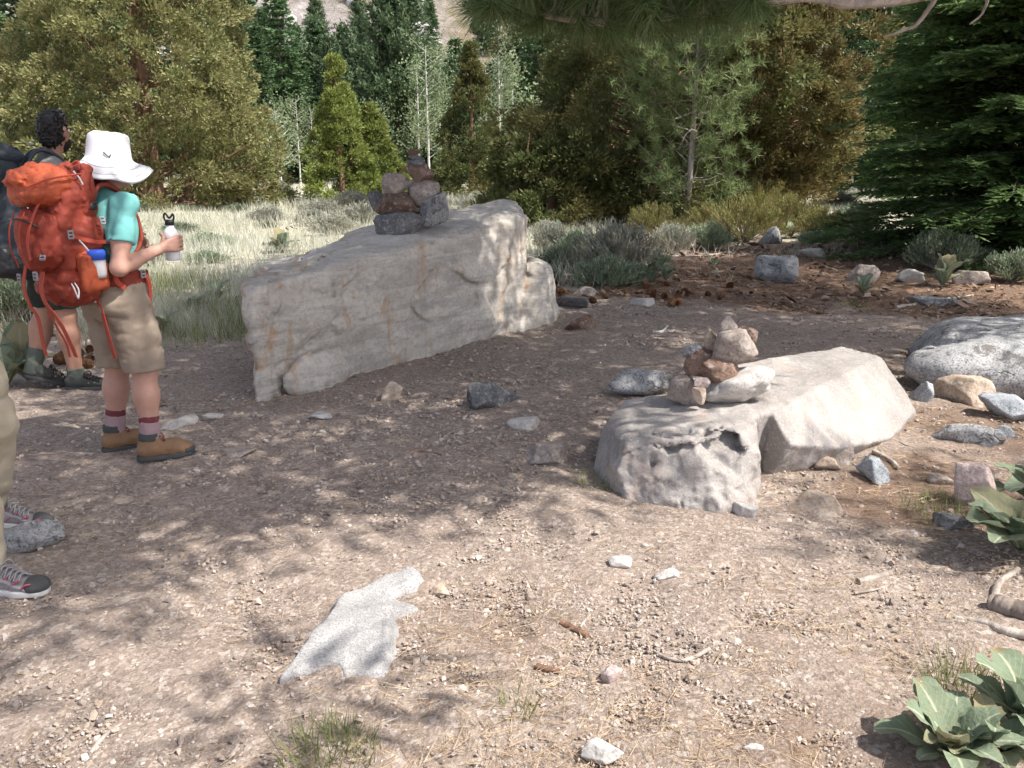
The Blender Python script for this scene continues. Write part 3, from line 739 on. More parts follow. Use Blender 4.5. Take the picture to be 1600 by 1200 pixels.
# ---------------------------------------------------------------- lichened boulder at the right edge
def H_(px, py, z): return tuple(G(px, py, z))
f = Field((2.1, 4.9, -.12), (5.1, 7.4, .7), .018)
a = [G(1405, 592), G(1440, 607), G(1560, 605), G(1700, 600)]
f.hull([tuple(v - [0, 0, .1]) for v in a] + [(5.0, 6.9, -.1), (3.2, 6.9, -.1), (3.0, 6.4, -.1)] + [H_(1430, 548, .16), H_(1460, 512, .33), H_(1530, 506, .37), H_(1690, 510, .38), (4.9, 6.7, .36), (3.4, 6.7, .33)], .03, .05)
f.ell(tuple(G(1590, 575, .14)), (.78, .34, .21), .02); 
f.cone(H_(1450, 552, .22), .035, H_(1530, 536, .27), .03, .03, sub=True); f.cone(H_(1530, 536, .28), .035, H_(1700, 534, .30), .03, .03, sub=True)
f.noise(.04, 2, 3, 121); f.noise(.012, 8, 4, 122)
world_rock('lichened_boulder', f, M['lichen_rock'], (3.6, 5.8, 0), 'low grey lichen spotted boulder with a groove along its top at the right edge')
# ---------------------------------------------------------------- embedded slab in the trail
poly = np.array([G(px, py)[:2] for px, py in ((438, 1062), (505, 1040), (532, 1048), (540, 1066), (585, 1060), (603, 1030), (613, 985), (612, 968), (648, 955), (618, 948), (600, 933), (640, 922), (660, 910), (645, 897), (600, 908), (575, 925), (545, 940), (520, 968), (480, 1010))])
def poly_sdf(P2, poly):
    d = np.full(P2.shape[:-1], 1e9); s = np.ones(P2.shape[:-1]); n = len(poly)
    for i in range(n):
        a, b = poly[i], poly[i - 1]; e = b - a; w = P2 - a
        t = np.clip((w @ e) / (e @ e), 0, 1); q = w - t[..., None] * e
        d = np.minimum(d, (q ** 2).sum(-1))
        c1 = P2[..., 1] >= a[1]; c2 = P2[..., 1] < b[1]; c3 = e[0] * w[..., 1] > e[1] * w[..., 0]
        s = np.where((c1 & c2 & c3) | (~c1 & ~c2 & ~c3), -s, s)
    return s * np.sqrt(d)
lo, hi = poly.min(0) - .08, poly.max(0) + .08; zb = gz1(*poly.mean(0))
f = Field((lo[0], lo[1], zb - .06), (hi[0], hi[1], zb + .14), .0065)
def slab(P):
    d = poly_sdf(P[..., :2].astype(float), poly) - .022; z = P[..., 2] - zb
    u = (P[..., 1] - lo[1]) / (hi[1] - lo[1])
    top = .022 + .03 * np.exp(-((u - .42) / .22) ** 2) + .03 * np.exp(-((u - .9) / .12) ** 2)
    top = top - .012 * smooth01(.52, .57, u) * smooth01(.75, .6, u)
    return np.maximum(d * .8 + np.maximum(z, 0) * .5, z - top)
f.put(slab, (lo[0], lo[1], zb - .05), (hi[0], hi[1], zb + .12), .01)
f.noise(.014, 6, 4, 131)
world_rock('embedded_slab', f, M['slab_granite'], (poly[:, 0].mean(), poly[:, 1].mean(), 0), 'flat speckled white granite slab embedded in the trail in front', 'rock')
# ---------------------------------------------------------------- loose rocks: px, base row, width px, height px, depth ratio, material, seed, flat, sink, label
ROCKS = [
 (775, 640, 92, 46, .8, 'dark_rock', 1, .5, .2, 'squarish dark grey rock in the shade between the two boulders'),
 (1000, 622, 105, 42, .5, 'lichen_rock', 2, .6, .25, 'long low grey rock just behind the left end of the pitted boulder'),
 (818, 672, 54, 20, .7, 'white_rock', 3, .8, .3, 'small flat white rock in front of the squarish dark rock'),
 (853, 728, 78, 34, .7, 'taupe_rock', 4, .7, .35, 'flat half buried grey brown rock left of the pitted boulder'),
 (890, 482, 58, 20, .7, 'dark_rock', 6, .6, .3, 'low dark bluish rock beside the far end of the long boulder'),
 (905, 516, 50, 24, .8, 'brown_rock', 7, .6, .35, 'dull brown rock on the path behind the two boulders'),
 (1211, 441, 68, 42, .8, 'lichen_rock', 63, .0, .15, 'rounded grey rock at the edge of the pine litter beyond the smaller cairn'),
 (1346, 441, 52, 28, .7, 'taupe_rock', 9, .3, .2, 'blocky tan grey rock on the litter in front of the dark fir'),
 (1420, 442, 46, 22, .7, 'white_rock', 10, .4, .2, 'pale bluish white rock near the upright mullein leaves on the right'),
 (1515, 446, 56, 24, .7, 'taupe_rock', 12, .5, .2, 'low brownish rock below the sagebrush by the dark fir'),
 (1497, 632, 100, 48, .7, 'tan_rock', 13, .2, .2, 'tan wedge shaped rock between the two right hand boulders'),
 (1436, 628, 40, 34, .8, 'blue_rock', 14, .3, .2, 'small grey rock tucked beside the tan wedge rock'),
 (1592, 616, 56, 38, .8, 'taupe_rock', 15, .0, .1, 'round taupe stone leaning on the lichened boulder at the right edge'),
 (1572, 660, 88, 42, .8, 'blue_rock', 16, .1, .15, 'rounded blue grey stone right of the tan wedge rock'),
 (1566, 686, 34, 22, .8, 'blue_rock', 18, .2, .2, 'fist sized grey stone below the rounded blue grey stone'),
 (1508, 694, 108, 34, .5, 'lichen_rock', 19, .6, .3, 'long jagged grey rock half buried in needles on the right'),
 (1362, 757, 56, 40, .8, 'blue_rock', 20, .2, .15, 'angular blue white rock under the right end of the pitted boulder'),
 (1310, 727, 46, 30, .8, 'taupe_rock', 21, .3, .2, 'small mossy grey rock touching the pitted boulder'),
 (1292, 736, 40, 22, .8, 'tan_rock', 22, .4, .2, 'small orange tan rock touching the pitted boulder'),
 (1268, 805, 92, 36, .8, 'tan_rock', 23, .3, .2, 'wedge shaped rust and tan rock in front of the pitted boulder'),
 (612, 627, 36, 30, .8, 'tan_rock', 24, .1, .15, 'small tan cube shaped rock at the foot of the long boulder'),
 (278, 668, 64, 16, .7, 'white_rock', 25, .9, .35, 'flat white stone on the trail to the right of the tan boots'),
 (336, 656, 40, 12, .7, 'white_rock', 26, .9, .3, 'small flat white stone near the foot of the long boulder'),
 (246, 637, 28, 12, .8, 'brown_rock', 27, .7, .25, 'little reddish brown stone on the trail near the khaki shorts'),
 (52, 866, 100, 46, .8, 'lichen_rock', 28, .7, .35, 'broad grey rock behind the beige trousers at the left edge'),
 (1520, 792, 66, 66, .6, 'pink_rock', 29, .0, .2, 'upright pinkish granite rock behind the large mullein on the right'),
 (1203, 382, 40, 28, .9, 'lichen_rock', 30, .0, .15, 'round grey stone below the young pine'),
 (1268, 402, 42, 14, .7, 'white_rock', 31, .8, .25, 'flat bright white stone on the litter near the dark fir'),
 (940, 1196, 68, 30, .6, 'white_rock', 32, .3, .15, 'clean white stone at the bottom edge of the trail'),
 (1487, 832, 62, 24, .7, 'dark_rock', 33, .6, .15, 'black rock beside the large mullein on the right'),
 (1004, 478, 40, 12, .6, 'white_rock', 34, .9, .3, 'thin pale stone on the reddish litter behind the long boulder'),
 (915, 462, 44, 14, .6, 'taupe_rock', 35, .7, .3, 'thin grey stone beside the pile of pine cones'),
 (1458, 478, 80, 14, .5, 'lichen_rock', 36, .9, .3, 'flat grey stone on the sunlit litter in front of the mullein'),
 (1470, 760, 46, 18, .7, 'taupe_rock', 37, .7, .3, 'flat brown grey stone left of the upright pinkish rock'),
 (1160, 808, 48, 22, .7, 'white_rock', 38, .5, .3, 'pale stone at the front corner of the pitted boulder'),
 (687, 932, 34, 16, .8, 'tan_rock', 39, .4, .2, 'tan pebble beside the far tip of the embedded slab'),
 (955, 1072, 34, 26, .8, 'pink_rock', 40, .1, .15, 'pinkish upright pebble in the sunny middle of the trail'),
 (372, 716, 60, 14, .7, 'taupe_rock', 41, .9, .35, 'flat dusty stone on the trail in front of the tan boots'),
 (1592, 1196, 70, 40, .8, 'slab_granite', 42, .5, .3, 'speckled granite rock in the bottom right corner under mullein leaves'),
 (1040, 905, 44, 14, .7, 'white_rock', 43, .7, .3, 'flat whitish pebble in the sun below the pitted boulder'),
 (968, 888, 40, 16, .7, 'white_rock', 44, .5, .3, 'rounded white pebble left of the flat whitish pebble'),
 (1180, 1180, 40, 14, .7, 'white_rock', 45, .7, .2, 'white stone chip right of the clean white stone'),
 (500, 655, 40, 10, .7, 'white_rock', 46, .8, .3, 'pale chip in front of the near end of the long boulder'),
 (1105, 615, 10, 6, .8, 'tan_rock', 47, .5, .2, None),
]
for px, py, w, h, dr, mt, sd, fl, sink, lab in ROCKS:
    if lab is None: continue
    p = on(px, py); dep = proj(p)[0][2]; W = w / F * dep
    ang = atan((CAMH - p[2]) / p[1])
    D_ = W * dr; Hh = max(h / F * dep / cos(ang) - D_ * sin(ang) * .45, W * .14)
    Vr, Fr = rock((W * 1.0, D_, Hh * (1 + sink)), 300 + sd, 5 if w > 45 else 4, 12, .06, 34, fl, .30)
    Vr[:, 2] += Hh * (1 + sink) / 2 - Hh * sink
    c = p + np.array([p[0] / p[1], 1, 0]) * D_ * .42
    o = link_mesh('rock', [(Vr, Fr)], M[mt], loc=(c[0], c[1], p[2]), rotz=-atan2(p[0], p[1])); tag(o, lab, 'rock', 'loose rocks around the trail')
# ---------------------------------------------------------------- cairns
from mathutils import Vector
def cairn_stone(px, py, w, h, Yd, dr, tilt, mt, seed, lab, grp, fl=.2):
    p = atY(px, py, Yd); dep = proj(p)[0][2]; W = w / F * dep; Hh = h / F * dep
    Vr, Fr = rock((W * 1.06, W * dr, Hh * 1.08), 500 + seed, 5, 46 if seed in (29, 6) else 18, .06, 14 if seed in (29, 6) else 26, fl)
    Vr = Vr @ roty(-tilt).T
    o = link_mesh('cairn_stone', [(Vr, Fr)], M[mt], loc=p); tag(o, lab, 'stone', grp)
A_ = 'stones of the taller cairn on the long boulder'
for a in [
 (624, 351, 76, 36, 6.78, .75, .12, 'dark_rock', 1, 'dark grey slab at the lower left foot of the taller cairn'),
 (674, 331, 58, 42, 6.98, .8, .35, 'lichen_rock', 2, 'tilted light grey stone at the lower right foot of the taller cairn'),
 (620, 321, 66, 36, 6.95, .8, .05, 'umber_rock', 3, 'dark reddish brown block resting on the dark grey slab of the taller cairn'),
 (591, 314, 26, 30, 7.15, 1., .1, 'dark_rock', 4, 'greenish black stone peeking out at the left back of the taller cairn'),
 (620, 290, 46, 36, 6.98, .8, -.08, 'taupe_rock', 5, 'grey brown block on the left shoulder of the taller cairn'),
 (662, 303, 51, 40, 7.02, .85, .15, 'taupe_rock', 6, 'rounded light taupe stone in the middle of the taller cairn'),
 (655, 270, 45, 29, 7.02, .85, -.05, 'brown_rock', 7, 'reddish brown block under the small caps of the taller cairn'),
 (649, 254, 30, 9, 7.02, .9, .03, 'dark_rock', 8, 'thin dark disc on the reddish brown block of the taller cairn'),
 (650, 246, 24, 9, 7.02, .9, -.03, 'dark_rock', 9, 'small dark stone second from the top of the taller cairn'),
 (648, 238, 22, 9, 7.02, .9, .06, 'umber_rock', 10, 'tiny brown stone capping the taller cairn')]:
    cairn_stone(*a[:9], a[9], A_)
B_ = 'stones of the smaller cairn on the pitted boulder'
for a in [
 (1150, 602, 122, 44, 4.08, .75, .36, 'white_rock', 21, 'broad pale slab tilted up to the right at the base of the smaller cairn'),
 (1070, 608, 50, 46, 4.14, .9, -.1, 'taupe_rock', 22, 'upright grey block at the left base of the smaller cairn'),
 (1096, 598, 26, 16, 4.02, .8, .1, 'pink_rock', 23, 'little pink wedge stone between the base stones of the smaller cairn'),
 (1091, 618, 22, 26, 3.98, .8, .0, 'tan_rock', 24, 'small tan chip propping the pale slab of the smaller cairn'),
 (1096, 565, 52, 40, 4.16, .9, -.12, 'brown_rock', 25, 'rough brown stone at the left middle of the smaller cairn'),
 (1123, 577, 58, 38, 4.08, .8, -.12, 'brown_rock', 26, 'reddish lumpy stone lying on the pale slab of the smaller cairn'),
 (1090, 548, 44, 20, 4.18, .8, .05, 'lichen_rock', 27, 'flat grey topped stone on the left side of the smaller cairn'),
 (1116, 532, 34, 42, 4.2, .8, .35, 'tan_rock', 28, 'tan leaning stone behind the round brown stone of the smaller cairn'),
 (1148, 542, 66, 54, 4.10, .85, -.05, 'taupe_rock', 29, 'large round brown stone in the upper part of the smaller cairn'),
 (1166, 527, 34, 34, 4.18, .85, .3, 'brown_rock', 31, 'reddish stone behind the round brown stone of the smaller cairn')]:
    cairn_stone(*a[:9], a[9], B_)
# pointed cap stone
p = atY(1137, 502, 4.14); s = proj(p)[0][2] / F
f = Field((-.09, -.09, -.09), (.09, .09, .09), .0035)
f.hull([(-18 * s, -14 * s, -15 * s), (18 * s, -12 * s, -14 * s), (15 * s, 14 * s, -13 * s), (-16 * s, 12 * s, -15 * s), (-14 * s, -10 * s, -4 * s), (17 * s, 0, -4 * s), (1 * s, 0, 17 * s), (-4 * s, 3 * s, 14 * s)], .01, .006)
f.noise(.004, 25, 3, 141); V, Fc = f.mesh(1)
tag(link_mesh('cairn_stone', [(V, Fc)], M['taupe_rock'], loc=p), 'pointed pyramid stone capping the smaller cairn', 'stone', B_)
# ---------------------------------------------------------------- trees
def crown_juniper(seed, H, prof, nc, nt, cr, tl, tw, base=0.0, up=.55, thr=-.62):
    """puffs of scaly sprays on limbs: puffs sit on and just under the crown surface prof(z, azimuth)"""
    g = np.random.default_rng(seed)
    z = base + (H - base) * g.random(nc) ** 1.2; az = g.uniform(0, 2 * pi, nc)
    ins = np.where(g.random(nc) < .7, g.uniform(.86, 1.06, nc), g.uniform(.5, .86, nc))
    Rr = np.array([prof(v, a) for v, a in zip(z, az)]) * ins
    C = np.stack([Rr * np.cos(az), Rr * np.sin(az), np.maximum(z, .2)], 1)
    C = C[fbm(C * (.28 / cr) + seed, 2, seed) > thr]; nc = len(C)
    out = unit(C * np.array([1, 1, .2]) + [0, 0, .55 * cr / .4])
    rad = cr * g.uniform(.55, 1.25, nc) * (1 - .35 * np.clip(C[:, 2] / H, 0, 1))
    P = np.repeat(C, nt, 0); Oo = np.repeat(out, nt, 0); rr = np.repeat(rad, nt)[:, None]
    d = unit(g.normal(0, 1, P.shape) + Oo * .9)
    P = P + d * rr * g.uniform(.35, 1.05, (len(P), 1)) * np.array([1, 1, .8]) + Oo * rr * .25 * g.random((len(P), 1)) ** 3
    P[:, 2] = np.maximum(P[:, 2], .05)
    D = d * .7 + Oo * .5 + g.normal(0, .4, P.shape)
    limbs = []
    for i in range(0, nc, 9):
        c = C[i]; r = np.hypot(c[0], c[1]); root = np.array([0, 0, max(c[2] - r * up, .2 + .02 * c[2])]); m = root * .5 + c * .5 + [0, 0, -.12 * r] + g.normal(0, .07 * r, 3)
        limbs.append(curve([root, m, c], 7))
    return leafs(P, D, tl * g.uniform(.6, 1.3, len(P)), tw * g.uniform(.7, 1.2, len(P)), g), limbs
def limb_parts(limbs, r0, r1, k=5):
    ps = []
    for l in limbs: ps += [tube(l, np.linspace(r0, r1, len(l)), k, cap=False)]
    return ps
def trunk_parts(H, r, lean=(0, 0), seed=0, k=9, r1=.02):
    g = np.random.default_rng(seed); n = 10; z = np.linspace(-.1, H, n); w = np.cumsum(g.normal(0, .03 * r * 4, (n, 2)), 0)
    pts = np.stack([lean[0] * z + w[:, 0], lean[1] * z + w[:, 1], z], 1); rad = r * (1 - z.clip(0) / H) ** .8 + r1; rad[0] *= 1.35
    return tube_parts(pts, rad, k)
def juniper(name, loc, label, seed, H, prof, nc, nt, cr, tl, tw, mat, bark='bark_red', r=.22, base=0., dead=0, group=None, up=.55):
    root = empty(name, loc, 0, label, 'tree', group)
    lf, limbs = crown_juniper(seed, H, prof, nc, nt, cr, tl, tw, base, up)
    link_mesh('trunk', trunk_parts(H * .95, r, seed=seed), M[bark], root)
    ps = limb_parts(limbs, r * .2, r * .05)
    if dead:
        g = np.random.default_rng(seed + 9)
        for i in g.choice(len(limbs), min(dead, len(limbs)), False):
            b = limbs[i][-3:]; d = unit(b[-1] - b[0] + g.normal(0, .5, 3)); s = b[0] + (b[-1] - b[0]) * (.4 + .6 * g.random()) + g.normal(0, .1, 3)
            ps.append(tube(curve([s, s + d * .35 + g.normal(0, .06, 3), s + d * g.uniform(.5, .9)], 5), np.linspace(.022, .006, 5), 4, cap=False))
    link_mesh('crown', [lf] + [(v, f_, 1) for v, f_ in ps], [M[mat], M[bark]], root, smooth=False)
    return root
def conifer_mesh(seed, H, Rr, wh, nb, kind, nt, tl, tw, bare=.08, det_z=None):
    g = np.random.default_rng(seed); P, D, br = [], [], []
    z = H * bare
    while z < H * .985:
        u = (z - H * bare) / (H * (1 - bare))
        L0 = Rr * ((1 - u) ** .75 * (.55 + .45 * min(1, u / .12 + .3)) if kind == 'fir' else (1 - u) ** .6 * (.5 + .5 * min(1, u / .25)))
        for b in range(nb):
            az = g.uniform(0, 2 * pi); L = L0 * g.uniform(.6, 1.12) + .12
            el = (-.28 + .55 * u if kind == 'fir' else .05 + .75 * u) + g.normal(0, .1)
            h = np.array([cos(az), sin(az), 0]); s = np.linspace(.12, 1, max(2, int(L * nt)))
            zz = np.sin(el) * s * L + (-.10 * L * s ** 2 + .08 * L * s ** 3 if kind == 'fir' else .14 * L * s ** 2)
            q = h * (s * L * cos(el))[:, None] + np.stack([0 * s, 0 * s, z + zz], 1)
            br.append(q[::max(1, len(q) // 3)]); side = np.array([-h[1], h[0], 0])
            m = 12 if kind == 'fir' else 14
            pp = np.repeat(q, m, 0); n = len(pp)
            if kind == 'fir':
                sg = g.choice([-1, 1], n)[:, None]
                dd = h * g.uniform(.3, 1.1, n)[:, None] + side * sg * g.uniform(.2, 1, n)[:, None] + np.stack([0 * sg[:, 0], 0 * sg[:, 0], g.normal(-.05, .22, n)], 1)
                pp = pp + dd * .3 * tl * g.random(n)[:, None] + g.normal(0, .25 * tl, (n, 3)) * [1, 1, .5]
            else:
                dd = h * .5 + g.normal(0, .7, (n, 3)) + [0, 0, .45]; pp = pp + g.normal(0, .35 * tl, (n, 3))
            P.append(pp); D.append(dd)
        z += wh * g.uniform(.8, 1.2)
    P, D = np.concatenate(P), np.concatenate(D)
    lv = leafs(P, D, tl * g.uniform(.6, 1.2, len(P)), tw, g)
    bb = [tube(b, np.linspace(.03, .01, len(b)) * H / 14, 4, cap=False) for b in br if len(b) > 1]
    return lv, bb
def conifer(name, loc, label, seed, H, Rr, wh, nb, kind, nt, tl, tw, mat, bark='bark_grey', r=None, bare=.08, group=None, white=False):
    root = empty(name, loc, 0, label, 'tree', group)
    lv, bb = conifer_mesh(seed, H, Rr, wh, nb, kind, nt, tl, tw, bare)
    link_mesh('crown', [lv] + [(v, f_, 1) for v, f_ in bb], [M[mat], M[bark]], root, smooth=False)
    link_mesh('trunk', trunk_parts(H, r or H * .013, seed=seed) , M[bark], root)
    return root
def at(px, Yd): return np.array([(px - 800) / F * (Yd * CP + CAMH * SP), Yd, gz1((px - 800) / F * Yd, Yd)])
# big tan green juniper at the left and its neighbour
def prof_big(z, a): return (3.8 * (1 - max(0, z - 2.5) / 11) ** .8 if z > 2.5 else 3.3 + .2 * z) * (1 + .16 * sin(3 * a + z) + .1 * sin(5 * a - 2 * z))
juniper('juniper_tree', at(238, 28), 'big tan green juniper spreading behind the person in the white hat', 1, 12.5, prof_big, 1500, 170, .44, .13, .055, 'juniper', dead=20, r=.34)
def prof_nb(z, a): return 2.7 * max(.1, 1 - z / 6.2) ** .6 * (1 + .15 * sin(3 * a + z))
juniper('juniper_tree', at(-25, 30), 'smaller tan green juniper at the far left edge beside the big juniper', 2, 5.6, prof_nb, 420, 150, .40, .13, .055, 'juniper', dead=10)
def prof_yg(z, a): return 1.30 * max(.03, 1 - z / 5.2) ** 1.1 * (1 + .22 * sin(3 * a + 2 * z))
juniper('juniper_tree', at(535, 29), 'bright yellow green young juniper in the meadow left of the taller cairn', 3, 5.0, prof_yg, 300, 100, .24, .12, .05, 'juniper_yellow', r=.09, base=.1)
def prof_yg2(z, a): return 1.15 * max(.05, 1 - z / 3.3) ** .8 * (1 + .2 * sin(3 * a + 2 * z))
juniper('juniper_tree', at(586, 30), 'shorter yellow green juniper growing against the young one by the taller cairn', 4, 3.2, prof_yg2, 200, 100, .24, .12, .05, 'juniper_yellow', r=.07, base=.1)
def prof_br(z, a): return 1.55 * max(.05, 1 - z / 5.8) ** .8 * (1 + .2 * sin(3 * a + 2 * z))
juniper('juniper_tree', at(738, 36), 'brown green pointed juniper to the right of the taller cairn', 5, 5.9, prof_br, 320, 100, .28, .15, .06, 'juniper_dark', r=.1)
def prof_s(z, a): return .75 * max(.05, 1 - z / 1.8) ** .7
juniper('small_pine', at(692, 38), 'tiny bright green conifer at the meadow edge just right of the taller cairn', 6, 1.75, prof_s, 90, 90, .17, .13, .05, 'young_pine', r=.04)
# wide multi stemmed juniper behind the whitish young pine
def prof_r(z, a):
    r = (3.6 + .5 * z if z < 1.2 else 4.3) * (1 - max(0, z - 4) / 8) ** .7
    return r * (1 + .20 * sin(3 * a + 1.3 * z) + .12 * sin(7 * a - z)) * (1 - .45 * max(0, -cos(a)) * math.exp(-((z - 3.5) / 1.3) ** 2) + .3 * max(0, -cos(a)) * float(smooth01(5, 6.2, z)))
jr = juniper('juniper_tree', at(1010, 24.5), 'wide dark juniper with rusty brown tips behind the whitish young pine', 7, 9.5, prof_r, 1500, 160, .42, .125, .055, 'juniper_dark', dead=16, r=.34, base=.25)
def prof_r2(z, a): return 2.2 * (1 - max(0, z - 2) / 6) ** .7 * (1 + .2 * sin(3 * a + 1.3 * z))
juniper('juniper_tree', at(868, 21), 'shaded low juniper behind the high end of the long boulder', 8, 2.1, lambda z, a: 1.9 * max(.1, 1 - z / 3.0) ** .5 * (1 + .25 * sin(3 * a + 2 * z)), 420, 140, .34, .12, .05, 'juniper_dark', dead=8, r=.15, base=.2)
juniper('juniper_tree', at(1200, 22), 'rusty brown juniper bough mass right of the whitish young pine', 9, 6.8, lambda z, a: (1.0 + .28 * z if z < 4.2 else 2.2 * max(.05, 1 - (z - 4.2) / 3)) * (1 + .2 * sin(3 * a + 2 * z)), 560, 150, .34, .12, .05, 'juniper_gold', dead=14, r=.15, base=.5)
# whitish young pine
def young_pine():
    loc = at(1072, 19.5); root = empty('young_pine', loc, 0, 'young pine with a whitish trunk and bare twigs in front of the dark juniper', 'tree')
    g = np.random.default_rng(12); H = 6.6; P, D, br, dead = [], [], [], []
    for z in np.arange(.6, 6.5, .24):
        u = z / H
        for b in range(5):
            az = g.uniform(0, 6.28); L = (1.5 - .8 * max(0, u - .35)) * g.uniform(.5, 1.2) * (.75 + .5 * min(1, u / .3)); el = g.normal(.22 + .3 * u, .25)
            h = np.array([cos(az) * cos(el), sin(az) * cos(el), sin(el)]); a = np.array([0, 0, z + g.normal(0, .1)]); e = a + h * L + [0, 0, .15 * L]
            c = curve([a, a + h * L * .5 - [0, 0, .06] + g.normal(0, .05, 3), e + g.normal(0, .08, 3)], 6)
            if g.random() < (.45 if z < 2.2 else .10):
                c = c[:g.integers(3, 7)]; dead.append(c)
                for _ in range(2):
                    s = c[g.integers(1, len(c))]; dead.append(curve([s, s + g.normal(0, .10, 3), s + g.normal(0, .2, 3)], 4))
                continue
            br.append(c)
            tp = [c[2], c[3], c[4], c[5]] + [c[g.integers(2, 6)] + g.normal(0, .20, 3) for _ in range(6)]
            for q in tp:
                n = 34; P.append(np.repeat(q[None], n, 0) + g.normal(0, .03, (n, 3))); D.append(h * .5 + g.normal(0, .75, (n, 3)) + [0, 0, .3])
    P, D = np.concatenate(P), np.concatenate(D)
    link_mesh('crown', [blades(P, D, g.uniform(.16, .27, len(P)), .019, g)] + [tube(c, np.linspace(.014, .005, len(c)), 5, cap=False) + (1,) for c in br], [M['young_pine'], M['bark_pale']], root, smooth=False)
    link_mesh('trunk', trunk_parts(H + .3, .06, (.012, 0), 12, r1=.015), M['bark_pale'], root)
    link_mesh('dead_twigs', [tube(c, np.linspace(.012, .004, len(c)), 4, cap=False) for c in dead], M['dead_wood'], root)
young_pine()
# big dark fir on the right: layered flat boughs
def near_fir(loc, label, seed, H, Rr, zmax, nb=11, step=.21):
    root = empty('fir_tree', loc, 0, label, 'tree'); g = np.random.default_rng(seed); P, D, W, br = [], [], [], []
    z = .15
    while z < zmax:
        u = z / H
        for b in range(nb):
            az = g.uniform(0, 6.28); L = Rr * max(.02, 1 - u) ** .4 * g.uniform(.6, 1.1); h = np.array([cos(az), sin(az), 0]); sd = np.array([-h[1], h[0], 0])
            s = np.arange(.25, L, .13); dz = .10 * s - .055 * s ** 2 + g.normal(0, .02)
            if z < 1: dz = np.maximum(dz, -z + .05)
            q = h * s[:, None] + np.stack([0 * s, 0 * s, z + dz], 1); br.append(q[::4])
            for i in range(len(s)):
                for sg in (-1, 1):
                    l = (.55 * (1 - .6 * s[i] / L)) * g.uniform(.5, 1.1); d = unit(h * .75 + sd * sg * .8 + [0, 0, g.normal(-.08, .12)])
                    m = int(14 * l / .4) + 3; t = np.linspace(.05, 1, m)
                    pp = q[i] + d * (t * l)[:, None] - np.array([0, 0, .09]) * (t ** 2)[:, None]
                    P.append(pp); w = unit(np.cross(d, [0, 0, 1.])); D.append(d * .8 + w * (np.where(np.arange(m) % 2, 1, -1) * .75)[:, None] + g.normal(0, .16, (m, 3)))
        z += step * g.uniform(.8, 1.2)
    P, D = np.concatenate(P), np.concatenate(D)
    up = np.tile([0, 0, 1.], (len(P), 1)) + g.normal(0, .35, (len(P), 3))
    link_mesh('crown', [leafs(P, D, g.uniform(.11, .19, len(P)), .05, g, up)] + [tube(b, np.linspace(.022, .006, len(b)), 4, cap=False) + (1,) for b in br if len(b) > 1], [M['fir_near'], M['bark_grey']], root, smooth=False)
    link_mesh('trunk', trunk_parts(H, .14, seed=seed), M['bark_red'], root)
    return root
near_fir(at(1575, 13.4), 'large dark green fir with layered boughs sweeping to the ground at the right edge', 21, 5.9, 3.05, 5.6, 15, .17)
near_fir(at(1760, 15.5), 'dark fir standing behind the large fir at the right edge of the frame', 22, 7, 3.3, 6.4, 9, .27)
near_fir(at(1440, 27), 'dark fir farther back between the rusty juniper and the large fir', 23, 8.5, 3.0, 8, 9, .3)
